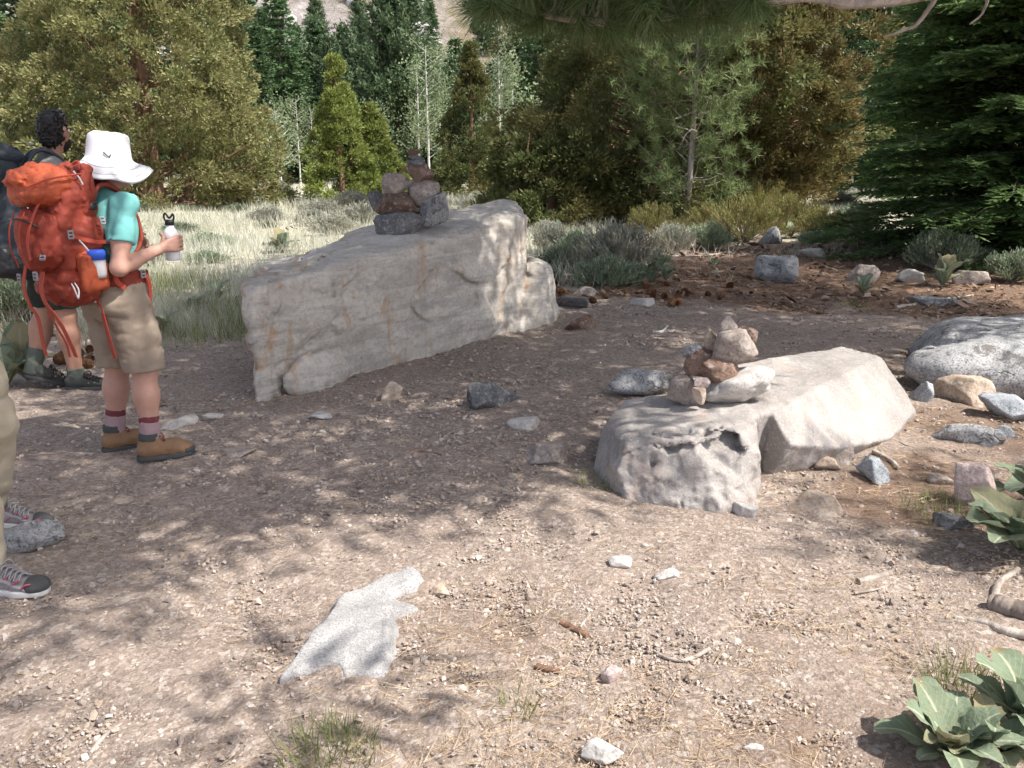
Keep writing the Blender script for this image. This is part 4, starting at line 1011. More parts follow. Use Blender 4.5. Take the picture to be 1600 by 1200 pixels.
# forest edge: prototypes, then copies
PROTO = [conifer('fir_tree', at(450, 58), 'tall dark fir directly right of the big tan juniper', 31, 12.2, 2.2, .36, 8, 'fir', 3.4, .36, .13, 'fir'),
         conifer('pine_tree', at(627, 56), 'tallest grey green pine rising behind the taller cairn', 32, 14.5, 3.2, .38, 9, 'pine', 4.2, .36, .13, 'pine_far', 'bark_red', bare=.10),
         conifer('pine_tree', at(505, 66), 'grey green pine between the dark fir and the tallest pine', 33, 11.5, 2.0, .42, 7, 'pine', 4.0, .36, .13, 'pine_far', bare=.14)]
FAR = 'dark conifers crowded along the far forest edge'
HP = [12.2, 14.5, 11.5]
spots = [(70, 44, 0, -120, 'dark fir showing above the far left juniper'), (392, 66, 1, -90, 'dim pine above the right shoulder of the big tan juniper'), (418, 54, 0, 40, None), (355, 64, 0, -60, None), (528, 60, 1, 60, None), (478, 70, 2, 40, None),
         (560, 68, 0, 100, None), (590, 72, 1, 70, None), (672, 68, 0, 120, None), (706, 64, 2, 90, 'slender pine behind the pale aspens right of the tallest pine'), (735, 70, 1, 70, None), (757, 60, 0, 130, None), (786, 70, 0, 60, None),
         (815, 66, 1, 20, None), (840, 60, 0, -20, None), (872, 70, 0, -40, None), (905, 58, 0, -20, None), (935, 72, 1, -40, None), (965, 62, 0, 0, None), (1000, 70, 2, -50, None), (1040, 60, 0, 0, None), (1080, 70, 1, -50, None), (1120, 60, 0, 0, None),
         (1160, 66, 2, -60, None), (1195, 58, 0, -60, None), (1228, 52, 0, -80, None), (1262, 50, 0, -80, None), (1290, 60, 1, -80, None), (1318, 44, 0, -60, None), (1350, 40, 0, -100, None), (1385, 38, 0, -100, None), (1420, 46, 0, -140, None), (1460, 40, 0, -140, None), (1500, 48, 0, -140, None),
         (1545, 42, 0, -140, None), (1590, 46, 0, -140, None), (1640, 42, 0, -140, None), (-40, 46, 0, -140, None), (20, 56, 0, -60, None), (130, 58, 0, -40, None), (190, 64, 1, -60, None), (250, 60, 0, -60, None), (310, 60, 0, -60, None), (1700, 46, 0, -140, None), (-110, 50, 0, -140, None), (1780, 40, 0, -140, None), (-190, 52, 0, -140, None),
         (545, 74, 0, 110, None), (648, 74, 2, 100, None), (612, 74, 0, 60, None), (770, 76, 1, 100, None), (455, 74, 0, 80, None), (500, 56, 0, 150, None), (720, 56, 0, 170, None), (600, 58, 0, 160, None), (470, 56, 0, 130, None), (575, 54, 0, 190, None), (665, 58, 0, 190, None), (430, 62, 1, 20, None), (510, 66, 0, 40, None), (548, 64, 2, 40, None), (575, 62, 0, 70, None), (690, 60, 0, 100, None), (742, 62, 1, 110, None), (715, 74, 0, 60, None), (668, 76, 1, 60, None), (795, 60, 0, 90, None), (480, 62, 0, 90, None), (640, 64, 0, 120, None), (603, 66, 1, 90, None)]
g = np.random.default_rng(33)
for px, Yd, k, top, lab in spots:
    p = at(px, Yd); p[2] = max(p[2], float(hill_z(np.array([[p[0], Yd, 0]]))[0])) if Yd > 73 else p[2]
    s = (atY(px, top, Yd)[2] - p[2]) / HP[k]; q = max(s, .75)
    copy_tree(PROTO[k], p, g.uniform(0, 6.28), (q * g.uniform(.85, 1.1), q * g.uniform(.85, 1.1), s), lab or 'dark conifer crowded among others in the forest wall behind the meadow', FAR)
HG = 'conifers scattered over the rocky hillside'
for i in range(46):
    px = g.uniform(-100, 1700) if i < 26 else g.uniform(380, 800); Yd = g.uniform(84, 125); x = (px - 800) / F * Yd
    p = np.array([x, Yd, float(hill_z(np.array([[x, Yd, 0]]))[0]) - .1]); s = g.uniform(.28, .55)
    copy_tree(PROTO[i % 3], p, g.uniform(0, 6.28), (s * 1.1, s * 1.1, s), 'small conifer scattered on the rocky hillside above the forest', HG)
# aspens
def aspen(loc, label, seed, H, Rr, n, group):
    root = empty('aspen_tree', loc, 0, label, 'tree', group); g = np.random.default_rng(seed)
    br = []; C = []
    for z in np.linspace(H * .22, H * .96, 26):
        az = g.uniform(0, 6.28); L = Rr * g.uniform(.5, 1.1) * (1 - .55 * max(0, z / H - .4)); e = np.array([cos(az) * L, sin(az) * L, z + L * .7]); br.append(curve([(0, 0, z), (e[0] * .5, e[1] * .5, z + L * .3), e], 5)); C += [e, e * [.6, .6, 1] - [0, 0, .25 * L]]
    C = np.array(C); P = C[g.integers(0, len(C), n)] + g.normal(0, .32, (n, 3))
    link_mesh('crown', [leafs(P, g.normal(0, 1, (n, 3)), .15, .12, g)] + [tube(c, np.linspace(.02, .006, 5), 4, cap=False) + (1,) for c in br], [M['aspen'], M['bark_white']], root, smooth=False)
    link_mesh('trunk', trunk_parts(H, .075, (g.normal(0, .015), 0), seed, 6, .012), M['bark_white'], root)
    return root
AG = 'pale aspens in front of the dark forest'
asp = [aspen(at(783, 46), 'pale leaved aspen with white trunks in the gap left of the dark juniper', 41, 8.2, 1.5, 1500, AG), aspen(at(440, 44), 'low pale aspen at the right foot of the big tan juniper', 42, 4.0, 1.1, 900, AG)]
for px, Yd, k, s, lab in ((672, 50, 0, .95, 'bare looking aspen with thin white trunk right of the tallest pine'), (690, 52, 0, .8, None), (762, 50, 0, .85, None), (800, 47, 0, .7, None), (430, 46, 1, .9, None), (470, 52, 0, .6, None), (492, 54, 0, .55, None), (655, 54, 0, .9, None), (590, 52, 1, 1.1, None),
                         (1268, 45, 0, 1.05, 'pale aspen behind the rusty juniper near the dark fir'), (1300, 46, 0, .8, None), (1285, 40, 0, .6, None), (1330, 38, 0, .7, None), (1250, 38, 0, .6, None), (830, 48, 1, 1.2, None), (850, 46, 1, 1., None)):
    copy_tree(asp[k], at(px, Yd), g.uniform(0, 6.28), (s, s, s), lab or 'slim pale aspen standing along the far edge of the meadow', AG)
# ---------------------------------------------------------------- overhead pine that shades the path
SH_Y = [400, 450, 500, 550, 600, 650, 700, 750, 800, 850, 900, 950, 1000, 1050, 1100, 1150, 1200]
SH = np.array([
 [.0, .0, .0, .0, .2, .8, .9, .8, .6, .6, .6, .7, .6, .3, .4, .6, .7],
 [.5, .5, .5, .5, .8, .9, .9, .8, .7, .9, .9, .9, .8, .7, .45, .4, .4],
 [.7, .7, .7, .8, .9, .9, .9, .9, .8, .9, 1, 1, 1, 1, .9, .7, .5],
 [.8, .8, .8, .9, .95, .95, .95, .95, .95, .9, .9, 1, 1, .9, .8, .5, .4],
 [.4, .7, .8, .9, .95, .95, .95, .95, .95, .8, .55, .3, .15, .1, .1, .2, .3],
 [.3, .7, .9, .9, .6, .45, .8, .95, .95, .7, .2, .0, 0, 0, .1, .2, .2],
 [.7, .9, .95, .9, .6, .5, .8, .95, .95, .8, .2, .0, 0, .05, .3, .3, .3],
 [.9, .9, .9, .85, .8, .6, .7, .9, .95, .8, .3, .05, .1, .4, .5, .4, .4],
 [.9, .9, .5, .5, .95, .75, .3, .15, .1, .1, .1, .3, .7, .85, .8, .6, .5],
 [.9, .9, .3, .2, .85, .6, .1, 0, 0, 0, 0, .1, .6, .8, .8, .8, .6],
 [.7, .8, .5, .35, .8, .4, .1, 0, 0, 0, 0, 0, 0, .1, .2, .3, .4],
 [.8, .7, .5, .4, .8, .4, .05, 0, 0, 0, 0, 0, 0, 0, 0, 0, .2],
 [.2, .3, .5, .6, .8, .5, 0, 0, 0, 0, 0, 0, 0, 0, 0, 0, 0],
 [.2, .2, .7, .8, .8, .5, .1, 0, 0, 0, 0, 0, 0, 0, 0, 0, 0],
 [.3, .6, .5, .6, .8, .7, .5, .1, 0, 0, 0, 0, 0, 0, 0, 0, 0],
 [.1, .1, .4, .7, .8, .7, .6, .4, .1, 0, 0, 0, 0, 0, 0, 0, 0],
 [.1, .1, .4, .7, .8, .7, .6, .4, .1, 0, 0, 0, 0, 0, 0, 0, 0]])
def shade_at(px, py):
    u = np.clip(px / 100, 0, 15.999); v = np.clip((py - 400) / 50, 0, 15.999); i, j = v.astype(int), u.astype(int); a, b = v - i, u - j
    return SH[i, j] * (1 - a) * (1 - b) + SH[i + 1, j] * a * (1 - b) + SH[i, j + 1] * (1 - a) * b + SH[i + 1, j + 1] * a * b
def shade_pines():
    g = np.random.default_rng(77)
    n = 14000; tx = g.uniform(-4.6, 5.5, n); ty = g.uniform(1.4, 13.5, n)
    tz = 0 * tx; u = g.random(2600); bx = np.where(np.arange(2600) < 1500, -1.6 + 1.8 * u, -1.9 + 1.7 * u); by = np.where(np.arange(2600) < 1500, 5.15 + 2.6 * u, 6.0 + 2.0 * u); bz = np.where(np.arange(2600) < 1500, g.uniform(.05, .75 + .25 * u), .8 + .25 * u)
    tx, ty, tz = np.concatenate([tx, bx]), np.concatenate([ty, by]), np.concatenate([tz, bz])
    q = proj(np.stack([tx, ty, tz], 1)); pr = shade_at(q[:, 0], q[:, 1])
    onb = tz > 0; lit = smooth01(70, 30, np.hypot(q[:, 0] - 790, (q[:, 1] - 440) * .8)); top = np.arange(len(tx)) >= len(tx) - 1100
    pr = np.where(onb, np.where(top, .62, .97 * (1 - lit)), pr)
    ok = (q[:, 0] > -350) & (q[:, 0] < 1750); tx, ty, tz, pr = tx[ok], ty[ok], tz[ok], pr[ok]; i_ = g.permutation(len(tx)); tx, ty, tz, pr = tx[i_], ty[i_], tz[i_], pr[i_]
    h = np.where(ty < 7, g.uniform(3.6, 8, len(tx)), g.uniform(4.6, 9, len(tx)))
    C = np.stack([tx, ty, tz], 1) + SUN * (h / SUN[2])[:, None]
    q = proj(C); vis = (q[:, 2] > .2) & (q[:, 1] > -60 - 520 / np.maximum(q[:, 2], .3)) 
    acc = (g.random(len(C)) < pr ** 1.6) & ~vis
    gx, gy = np.meshgrid(np.arange(-3.2, 3.4, .16), np.arange(1.5, 7.2, .16)); L_ = np.stack([gx.ravel(), gy.ravel(), 0 * gx.ravel()], 1); ql = proj(L_)
    L_ = L_[(shade_at(ql[:, 0], ql[:, 1]) < .16) & (ql[:, 0] > 0) & (ql[:, 0] < 1600)]
    bl = np.array([atY(a_, b_, c_) for a_, b_, c_ in ((735, 462, 7.15), (760, 440, 7.3), (785, 425, 7.5), (800, 455, 7.6), (832, 420, 7.75), (830, 450, 7.75), (770, 470, 7.3), (745, 490, 7.2), (168, 230, 4.3), (150, 250, 4.3), (190, 262, 4.3), (80, 270, 3.9), (110, 280, 3.95), (195, 320, 4.2), (700, 335, 7.6), (560, 385, 6.6), (480, 410, 6.2))])
    L_ = np.concatenate([L_, bl]); rad_ = np.concatenate([np.full(len(L_) - len(bl), .34), np.full(len(bl), .33)])
    for l_, r_ in zip(L_, rad_):
        d_ = C - l_; d_ = d_ - (d_ @ SUN)[:, None] * SUN; acc &= (d_ ** 2).sum(1) > r_ * r_
    C = C[acc][:SHN]
    trunks = [('pine_tree', np.array([3.6, -1.3, 0]), 'tall pine outside the frame whose branches hang in at the top and shade the path'), ('pine_tree', np.array([9.5, 4.2, 0]), 'pine outside the frame on the right shading the dark litter')]
    d = np.stack([np.linalg.norm(C[:, :2] - t[1][:2], axis=1) for t in trunks], 1); w = d.argmin(1)
    for k, (nm, loc, lab) in enumerate(trunks):
        Ck = C[w == k] - loc; root = empty(nm, loc, 0, lab, 'tree', None)
        P, D, br = [], [], []
        zt = np.maximum(2.4, Ck[:, 2] - .35 * np.linalg.norm(Ck[:, :2], axis=1)); A0 = np.stack([0 * zt, 0 * zt, zt], 1)
        dt = np.linalg.norm(Ck - A0, axis=1); order = np.argsort(dt); par = np.full(len(Ck), -1); wt = np.ones(len(Ck))
        for j, i in enumerate(order):
            if j < 3: continue
            pv = order[:j]; dd = np.linalg.norm(Ck[pv] - Ck[i], axis=1); cost = dd + .35 * dt[pv]
            m_ = cost.argmin()
            if cost[m_] < dt[i] * 1.0: par[i] = pv[m_]
        for i in order[::-1]:
            if par[i] >= 0: wt[par[i]] += wt[i]
        for i, c in enumerate(Ck):
            a = A0[i] if par[i] < 0 else Ck[par[i]]; m = (a + c) / 2 + g.normal(0, .05, 3) * np.linalg.norm(c - a)
            br.append((curve([a, m, c], 6), min(.014, .004 * wt[i] ** .35))); r_ = g.uniform(.24, .42)
            n = 64; o = g.normal(0, r_ * .6, (n, 3)); P.append(c + o); D.append(unit(o + 1e-4) + g.normal(0, .5, (n, 3)))
        P, D = np.concatenate(P), np.concatenate(D)
        crown = [blades(P, D, g.uniform(.16, .30, len(P)), .055, g)]
        brp = [tube(b, np.linspace(r_ * 1.1, r_ * .9, 6), 5, cap=False) for b, r_ in br]
        tw = trunk_parts(13, .24, seed=70 + k, k=12)
        if k == 1:
            # the low bare bough and the needle tufts that hang into the top of the picture
            def W(px, py, Yd): return atY(px, py, Yd) - loc
            bough = curve([(0, 0, 4.0), W(2300, -150, 5.0), W(1800, -60, 5.5), W(1560, -22, 5.8), W(1430, -6, 6.0), W(1340, 5, 6.0), W(1250, -4, 6.0), W(1120, 14, 5.9), W(980, 34, 5.8), W(860, 26, 5.8), W(770, -10, 5.8)], 70)
            brp.append(tube(bough, np.linspace(.058, .016, 70) * (1 + .12 * np.sin(np.arange(70) * .9)), 8, cap=False))
            brp.append(tube(curve([W(1500, -60, 6.2), W(1440, 30, 6.2), W(1415, 46, 6.2), W(1380, 58, 6.2)], 10), np.linspace(.022, .007, 10), 5, cap=False))
            brp.append(tube(curve([W(1560, -60, 6.3), W(1538, 15, 6.3), W(1515, 38, 6.3)], 8), np.linspace(.014, .005, 8), 5, cap=False))
            PP, DD = [], []
            for _ in range(190):
                px, py = g.uniform(735, 1190), g.uniform(-80, 40)
                if py > 2 + 38 * max(0, sin((px - 720) / 480 * pi)): continue
                c = W(px, py, g.uniform(5.2, 6.4)); n = 80
                b0 = bough[np.argmin(np.linalg.norm(bough - c, axis=1))]; brp.append(tube(curve([b0, (b0 + c) / 2 + g.normal(0, .03, 3), c], 5), np.linspace(.008, .004, 5), 4, cap=False))
                dd = unit(np.array([g.normal(0, .8), g.normal(0, .4), -.25])); PP.append(c + g.normal(0, .012, (n, 3))); DD.append(dd * .6 + g.normal(0, .5, (n, 3)) + [0, 0, -.12])
            PP, DD = np.concatenate(PP), np.concatenate(DD)
            near_nd = blades(PP, DD, g.uniform(.18, .30, len(PP)), .0075, g) + (2,); crown.append(near_nd)
        link_mesh('crown', crown + [t_ + (1,) for t_ in brp], [M['pine'], M['dead_wood'], M['near_needles']], root, smooth=False); link_mesh('trunk', tw, M['bark_red'], root)
SHN = 1050
shade_pines()
# ---------------------------------------------------------------- sagebrush and shrubs
def sage_mesh(seed, n, rx, h):
    g = np.random.default_rng(seed); k = 90
    az = g.uniform(0, 6.28, k); el = g.uniform(.25, 1.5, k); tips = np.stack([rx * np.cos(az) * np.cos(el), rx * np.sin(az) * np.cos(el), h * np.sin(el)], 1) * g.uniform(.75, 1.05, (k, 1))
    st = [tube(curve([(0, 0, -.03), t * [.45, .45, .4], t], 5), np.linspace(.012, .003, 5), 4, cap=False) for t in tips]
    i = g.integers(0, k, n); t = .45 + .6 * g.random(n) ** .7; P = tips[i] * t[:, None] * np.array([1, 1, 1]) + g.normal(0, .035, (n, 3)); P[:, 2] = np.maximum(P[:, 2], .01)
    D = unit(tips[i]) * .7 + [0, 0, .6] + g.normal(0, .35, (n, 3))
    return leafs(P, D, g.uniform(.04, .10, n), .016, g), st
def sage(loc, label, seed, n, rx, h, mat, group='sagebrush bushes', name='sagebrush', cat='bush', wood='dead_wood'):
    root = empty(name, loc, seed * 1.3, label, cat, group); lv, st = sage_mesh(seed, n, rx, h)
    link_mesh('foliage', [lv] + [t_ + (1,) for t_ in st], [M[mat], M[wood]], root, smooth=False); return root
SB = [sage(on(960, 425), 'large grey sagebrush behind the long boulder in the middle', 1, 8000, .64, .62, 'sage'),
      sage(on(945, 445), 'low green grey sagebrush in front of the large one', 2, 5500, .48, .27, 'sage_green'),
      sage(on(1470, 422), 'rounded grey sagebrush under the dark fir', 3, 7500, .52, .50, 'sage_green')]
for px, py, k, s, lab in ((880, 420, 1, .95, 'green grey sagebrush beside the far end of the long boulder'), (865, 395, 0, .7, 'brownish grey sagebrush behind the far end of the long boulder'), (1105, 390, 2, .85, 'dark grey sagebrush at the foot of the young pine'),
                         (1335, 362, 2, 1.0, 'sunlit pale sagebrush in front of the dark fir boughs'), (1270, 380, 1, .7, 'low sage left of the sunlit pale sagebrush'), (1018, 420, 1, .7, 'low sage on the right of the large grey sagebrush'), (1580, 440, 2, .7, 'small sagebrush by the right edge under the fir'), (30, 500, 2, .9, 'sage bush at the left edge behind the legs'),
                         (1390, 385, 1, .8, 'dim low sage between the two pale sagebrush bushes'), (820, 352, 0, .6, 'sagebrush just over the high end of the long boulder'), (1215, 360, 0, .5, 'small sage left of the round grey stone')):
    copy_tree(SB[k], on(px, py), px * .7, (s, s, s), lab)
for px, py, k, s, lab in ((905, 405, 2, .8, 'dusty sage between the long boulder and the large grey sagebrush'), (1050, 395, 0, .75, 'grey sage clump right behind the large grey sagebrush'), (990, 440, 1, .65, 'low sage in front of the large grey sagebrush beside the cones'), (1140, 376, 1, .7, 'grey sage in front of the olive shrubs'), (1300, 372, 1, .6, 'pale low sage near the flat bright stone'), (1430, 395, 1, .6, 'dull sage left of the rounded sagebrush'), (1530, 415, 1, .7, 'low sage right of the rounded sagebrush'), (850, 440, 1, .55, 'small sage against the right end of the long boulder')):
    copy_tree(SB[k], on(px, py), px * .9, (s, s, s), lab)
g = np.random.default_rng(93)
for i in range(70):
    px = g.uniform(-40, 860) if i < 58 else g.uniform(1230, 1340); Yd = g.uniform(10, 40) if i < 58 else g.uniform(28, 46); s = g.uniform(.6, 1.2)
    copy_tree(SB[i % 2], at(px, Yd), g.uniform(0, 6.3), (s, s, s * .75), 'pale sagebrush mound in the sunlit meadow', 'sagebrush mounds in the meadow')
OG = 'olive shrubs under the young pine'
sh = sage(at(1165, 17.2), 'olive green shrub at the right foot of the young pine', 5, 9000, .95, .85, 'shrub_olive', OG, 'shrub')
for px, Yd, s, lab in ((1235, 18.5, .9, 'olive shrub with brown tips left of the pale meadow gap'), (1110, 18.5, .7, 'olive shrub directly below the whitish trunk'), (1280, 17.4, .7, 'low olive shrub beside the lowest fir bough'), (1020, 18, .8, 'olive shrub between the sagebrush and the dark juniper'), (1190, 20.5, 1.1, 'taller olive shrub behind the foot of the young pine')):
    copy_tree(sh, at(px, Yd), px * .3, (s, s, s), lab, OG)
# ---------------------------------------------------------------- mulleins
def mullein_mesh(seed, n, L0, upright=.3, stalk=0):
    g = np.random.default_rng(seed); out = []
    for i in range(n):
        az = i * 2.4 + g.normal(0, .3); L = L0 * g.uniform(.6, 1.1); el = g.uniform(.1, .55) + upright * (1 - i / n) * 1.2; Wd = L * g.uniform(.19, .27)
        s = np.linspace(0, 1, 12); el_s = el + .35 - g.uniform(.8, 1.5) * s ** 1.5
        r = np.concatenate([[0], np.cumsum(np.cos(el_s[:-1]) * L / 11)]); z = np.concatenate([[0], np.cumsum(np.sin(el_s[:-1]) * L / 11)])
        w = Wd * np.clip(np.sin(pi * np.clip(s * .90 + .05, 0, 1)) ** .75, .10, 1) * (.72 + .4 * s)
        t = np.array([-1, -.5, 0, .5, 1.]); ph = g.uniform(0, 6)
        yy = w[:, None] * t; zz = z[:, None] + .32 * np.abs(t) * w[:, None] + .24 * w[:, None] * np.abs(t) * np.sin((s * 15 + ph)[:, None] + t * 2.2) + .05 * w[:, None] * np.sin((s * 9 + 2 * ph)[:, None] + t)
        xx = r[:, None] + 0 * t
        V = np.stack([xx * cos(az) - yy * sin(az), xx * sin(az) + yy * cos(az), np.maximum(zz, .006 + .0 * zz) + .015], -1).reshape(-1, 3)
        a = (np.arange(11)[:, None] * 5 + np.arange(4)).ravel(); out.append((V, np.stack([a, a + 1, a + 6, a + 5], 1)))
    return out
def mullein(px, py, seed, n, L0, label, up=.3):
    p = on(px, py); o = link_mesh('mullein', mullein_mesh(seed, n, L0, up), M['mullein'], loc=p, rotz=seed * 1.7)
    ss, tt = np.meshgrid(np.linspace(0, 1, 12), [1, .5, 0, .5, 1.], indexing='ij'); at_ = np.tile(np.stack([ss.ravel(), tt.ravel(), 0 * ss.ravel(), 1 + 0 * ss.ravel()], 1), (n, 1)).astype(np.float32)
    ca = o.data.color_attributes.new('leaf', 'FLOAT_COLOR', 'POINT'); ca.data.foreach_set('color', at_.ravel())
    return tag(o, label, 'plant', 'mullein plants')
mullein(1480, 1196, 1, 26, .195, 'wavy grey green mullein in the bottom right corner casting a shadow', .55)
mullein(1545, 1190, 18, 18, .18, 'smaller mullein rosette between the corner mullein and the right edge', .5)
mullein(1592, 1150, 2, 16, .25, 'upright grey green mullein at the right edge behind the corner mullein', .8)
mullein(1592, 866, 3, 18, .34, 'large mullein with broad drooping and dry leaves at the right edge', .3)
mullein(1630, 800, 9, 9, .30, 'mullein half hidden beyond the right edge', .5)
mullein(300, 492, 4, 11, .26, 'mullein beside the trail just right of the khaki shorts', .4)
mullein(340, 470, 5, 9, .24, 'mullein close to the near end of the long boulder', .5)
mullein(12, 606, 6, 9, .34, 'mullein at the left edge next to the dark hiking shoes', .8)
mullein(46, 598, 7, 7, .42, 'tall narrow mullein just left of the raised dark shoe', 1.1)
mullein(1347, 462, 8, 7, .26, 'pale sunlit mullein on the needle litter', .8)
mullein(1472, 448, 10, 8, .42, 'upright mullein in front of the rounded sagebrush', .9)
mullein(1262, 360, 11, 9, .40, 'bright mullein by the sunlit pale sagebrush', .9)
mullein(1235, 372, 12, 7, .34, 'bright mullein left of the round grey stone group', .8)
mullein(872, 372, 13, 7, .34, 'single small mullein behind the far end of the long boulder', .8)
mullein(1040, 440, 14, 7, .28, 'pale mullein right of the low green grey sagebrush', .8)
mullein(440, 395, 15, 10, .40, 'mullein growing behind the near end of the long boulder', .8)
mullein(255, 520, 16, 6, .22, 'small mullein right behind the hem of the khaki shorts', .6)
mullein(1115, 418, 17, 5, .22, 'tiny green mullein on the reddish litter', .5)
# grass tufts
def tuft(px, py, n, r, h, seed, label):
    g = np.random.default_rng(seed); p = on(px, py); a = g.uniform(0, 6.28, n); rr = r * np.sqrt(g.random(n)); P = np.stack([rr * np.cos(a), rr * np.sin(a), 0 * a], 1)
    D = np.stack([P[:, 0] / r * .4 + g.normal(0, .28, n), P[:, 1] / r * .4 + g.normal(0, .28, n), np.ones(n)], 1)
    o = link_mesh('grass_tuft', [blades(P, D, h * g.uniform(.4, 1.1, n), .0035, g)], M['grass'], smooth=False, loc=p); return tag(o, label, 'grass tuft', 'green grass tufts')
tuft(512, 1180, 260, .13, .10, 1, 'soft green grass tuft at the bottom of the trail below the slab'); tuft(1480, 800, 240, .20, .09, 2, 'green grass tuft beside the upright pinkish rock')
tuft(1520, 1080, 260, .13, .11, 3, 'yellowish grass tuft behind the corner mullein'); tuft(935, 755, 160, .12, .06, 4, 'dark green tuft in the shadow at the left foot of the pitted boulder')
tuft(805, 1110, 50, .06, .10, 5, 'thin green seedling blades in the sunny trail'); tuft(1335, 480, 90, .15, .12, 6, 'dry grass tuft on the needle litter behind the smaller cairn')
# ---------------------------------------------------------------- pine cones
def cone_mesh(seed):
    g = np.random.default_rng(seed); n = 110; t = (np.arange(n) + .5) / n; az = np.arange(n) * 2.39996; r = .036 * np.sin(pi * (t * .86 + .1)) ** .7
    P = np.stack([r * .4 * np.cos(az), r * .4 * np.sin(az), (t - .5) * .095], 1); D = np.stack([np.cos(az), np.sin(az), .55 + 0 * az], 1)
    V, Fc = leafs(P, D, r * .95 + .006, .022, g, np.stack([0 * az, 0 * az, 1 + 0 * az], 1)); Vc, Fcc = ico(2)
    return [(V, Fc), (Vc * [.016, .016, .046], Fcc)]
g = np.random.default_rng(71); first = None
LABC = 'brown pine cone in the heap of cones on the reddish litter'
for i in range(46):
    if i < 28: px, py = g.normal(1010, 95), g.uniform(436, 474) + 6 * g.random()
    elif i < 38: px, py = g.uniform(330, 392), g.uniform(470, 500)
    else: px, py = g.uniform(60, 150), g.uniform(540, 578)
    lab = LABC if i < 28 else ('brown pine cone by the near end of the long boulder' if i < 38 else 'brown pine cone on the verge behind the dark shoes')
    p = on(px, py) + [0, 0, .03]
    if first is None: o = first = link_mesh('pine_cone', cone_mesh(1), M['cone'], smooth=False, loc=p)
    else: o = first.copy(); COL.objects.link(o); o.location = p
    o.rotation_euler = (g.uniform(.9, 2.2), g.uniform(-.6, .6), g.uniform(0, 6.3)); s = g.uniform(.75, 1.15); o.scale = (s, s, s); tag(o, lab, 'pine cone', 'fallen pine cones')
# ---------------------------------------------------------------- sticks and logs
def stick(pts, r0, r1, label, mat='dead_wood', name='stick', twist=.05, seed=0, lift=.6):
    g = np.random.default_rng(seed); w = np.array([on(*p[:2]) + [0, 0, (p[2] if len(p) > 2 else 0)] for p in pts]); c = w.mean(0) * [1, 1, 0]; w = curve(w - c, 24)
    r = np.linspace(r0, r1, 24) * (1 + twist * g.normal(0, 1, 24)); w[:, 2] += r * lift
    o = link_mesh(name, tube_parts(w, np.abs(r), 9), M[mat], loc=c); return tag(o, label, name, 'fallen sticks and logs')
stick([(878, 976), (898, 986), (918, 996)], .012, .010, 'short dark brown stick in the sunny trail', 'bark_red', seed=1)
stick([(906, 982), (914, 970), (922, 962)], .005, .004, 'thin pale twig leaning on the short dark stick', seed=2)
stick([(1022, 1018), (1045, 1030), (1075, 1032), (1108, 1016)], .004, .008, 'bent pale weathered stick in the sunny trail', 'dead_wood', seed=3)
stick([(838, 1044), (855, 1048), (874, 1052)], .011, .009, 'short orange brown piece of wood in the trail', 'bark_red', seed=4)
stick([(1020, 520), (1034, 519), (1043, 510)], .014, .010, 'small curved white stick on the dark litter behind the smaller cairn', 'bark_white', seed=5)
stick([(1340, 912), (1365, 905), (1392, 898)], .013, .011, 'stubby pale stick on the right of the sunny trail', seed=6)
stick([(1335, 928), (1375, 920), (1410, 902)], .005, .003, 'thin pale twig below the stubby pale stick', seed=7)
stick([(1492, 968), (1530, 975), (1570, 990), (1625, 1000)], .010, .018, 'weathered grey root curving out of the right edge', seed=8, name='log')
stick([(1548, 950), (1590, 964), (1680, 985)], .034, .04, 'thick dark grey log at the right edge', 'bark_grey', seed=9, name='log')
stick([(1552, 944), (1560, 915), (1590, 892)], .015, .011, 'grey driftwood knob standing by the log at the right edge', seed=10, name='log')
stick([(1400, 482), (1470, 470), (1520, 462)], .02, .012, 'bleached branch lying on the sunlit litter', seed=11)
stick([(640, 706), (665, 708), (690, 712)], .010, .006, 'reddish twig in the shade of the trail', 'bark_red', seed=12)
stick([(140, 1180), (165, 1150), (190, 1132)], .007, .004, 'curled tan twig at the bottom left of the trail', seed=13)
stick([(1050, 232 + 170), (1120, 398), (1190, 380)], .02, .01, 'grey dead branch lying below the young pine', seed=14)
stick([(300, 506), (335, 497), (380, 492)], .02, .012, 'bleached branch by the pine cones at the near end of the long boulder', seed=15)
stick([(1320, 678), (1400, 690), (1440, 714)], .006, .004, 'thin twig on the needles right of the pitted boulder', seed=16)
stick([(1365, 708), (1392, 722), (1405, 735)], .014, .010, 'piece of bark beside the angular blue white rock', seed=17)
# ---------------------------------------------------------------- people (local frame: +x forward, +y their left, z up)
def A3(*v): return np.array(v, float)
def head_parts(f, c, yaw, s=1.0):
    """cranium, face, nose, ears, jaw around head centre c"""
    Rz = rotz(yaw); T = lambda x, y, z: c + Rz @ (A3(x, y, z) * s)
    f.ell(T(-.012, 0, .022), A3(.096, .076, .098) * s, .02, Rz)
    f.ell(T(.030, 0, -.045), A3(.062, .058, .075) * s, .03, Rz)
    f.ell(T(.055, 0, -.092), A3(.028, .030, .022) * s, .025, Rz)
    f.cone(T(.086, 0, .012), .008 * s, T(.104, 0, -.026), .013 * s, .014); f.ell(T(.088, 0, -.032), A3(.014, .018, .009) * s, .008, Rz)
    f.ell(T(.080, 0, .030), A3(.012, .044, .009) * s, .015, Rz)
    f.ell(T(.083, 0, -.060), A3(.010, .023, .006) * s, .006, Rz); f.ell(T(.080, 0, -.073), A3(.010, .019, .006) * s, .006, Rz)
    for q in (-1, 1):
        f.ell(T(.078, q * .031, .012), A3(.016, .016, .010) * s, .01, Rz, sub=True)
        f.ell(T(-.008, q * .078, -.004), A3(.018, .009, .032) * s, .008, Rz @ rotx(-.15 * q)); f.ell(T(-.004, q * .086, -.002), A3(.009, .005, .018) * s, .006, Rz, sub=True)
    return T
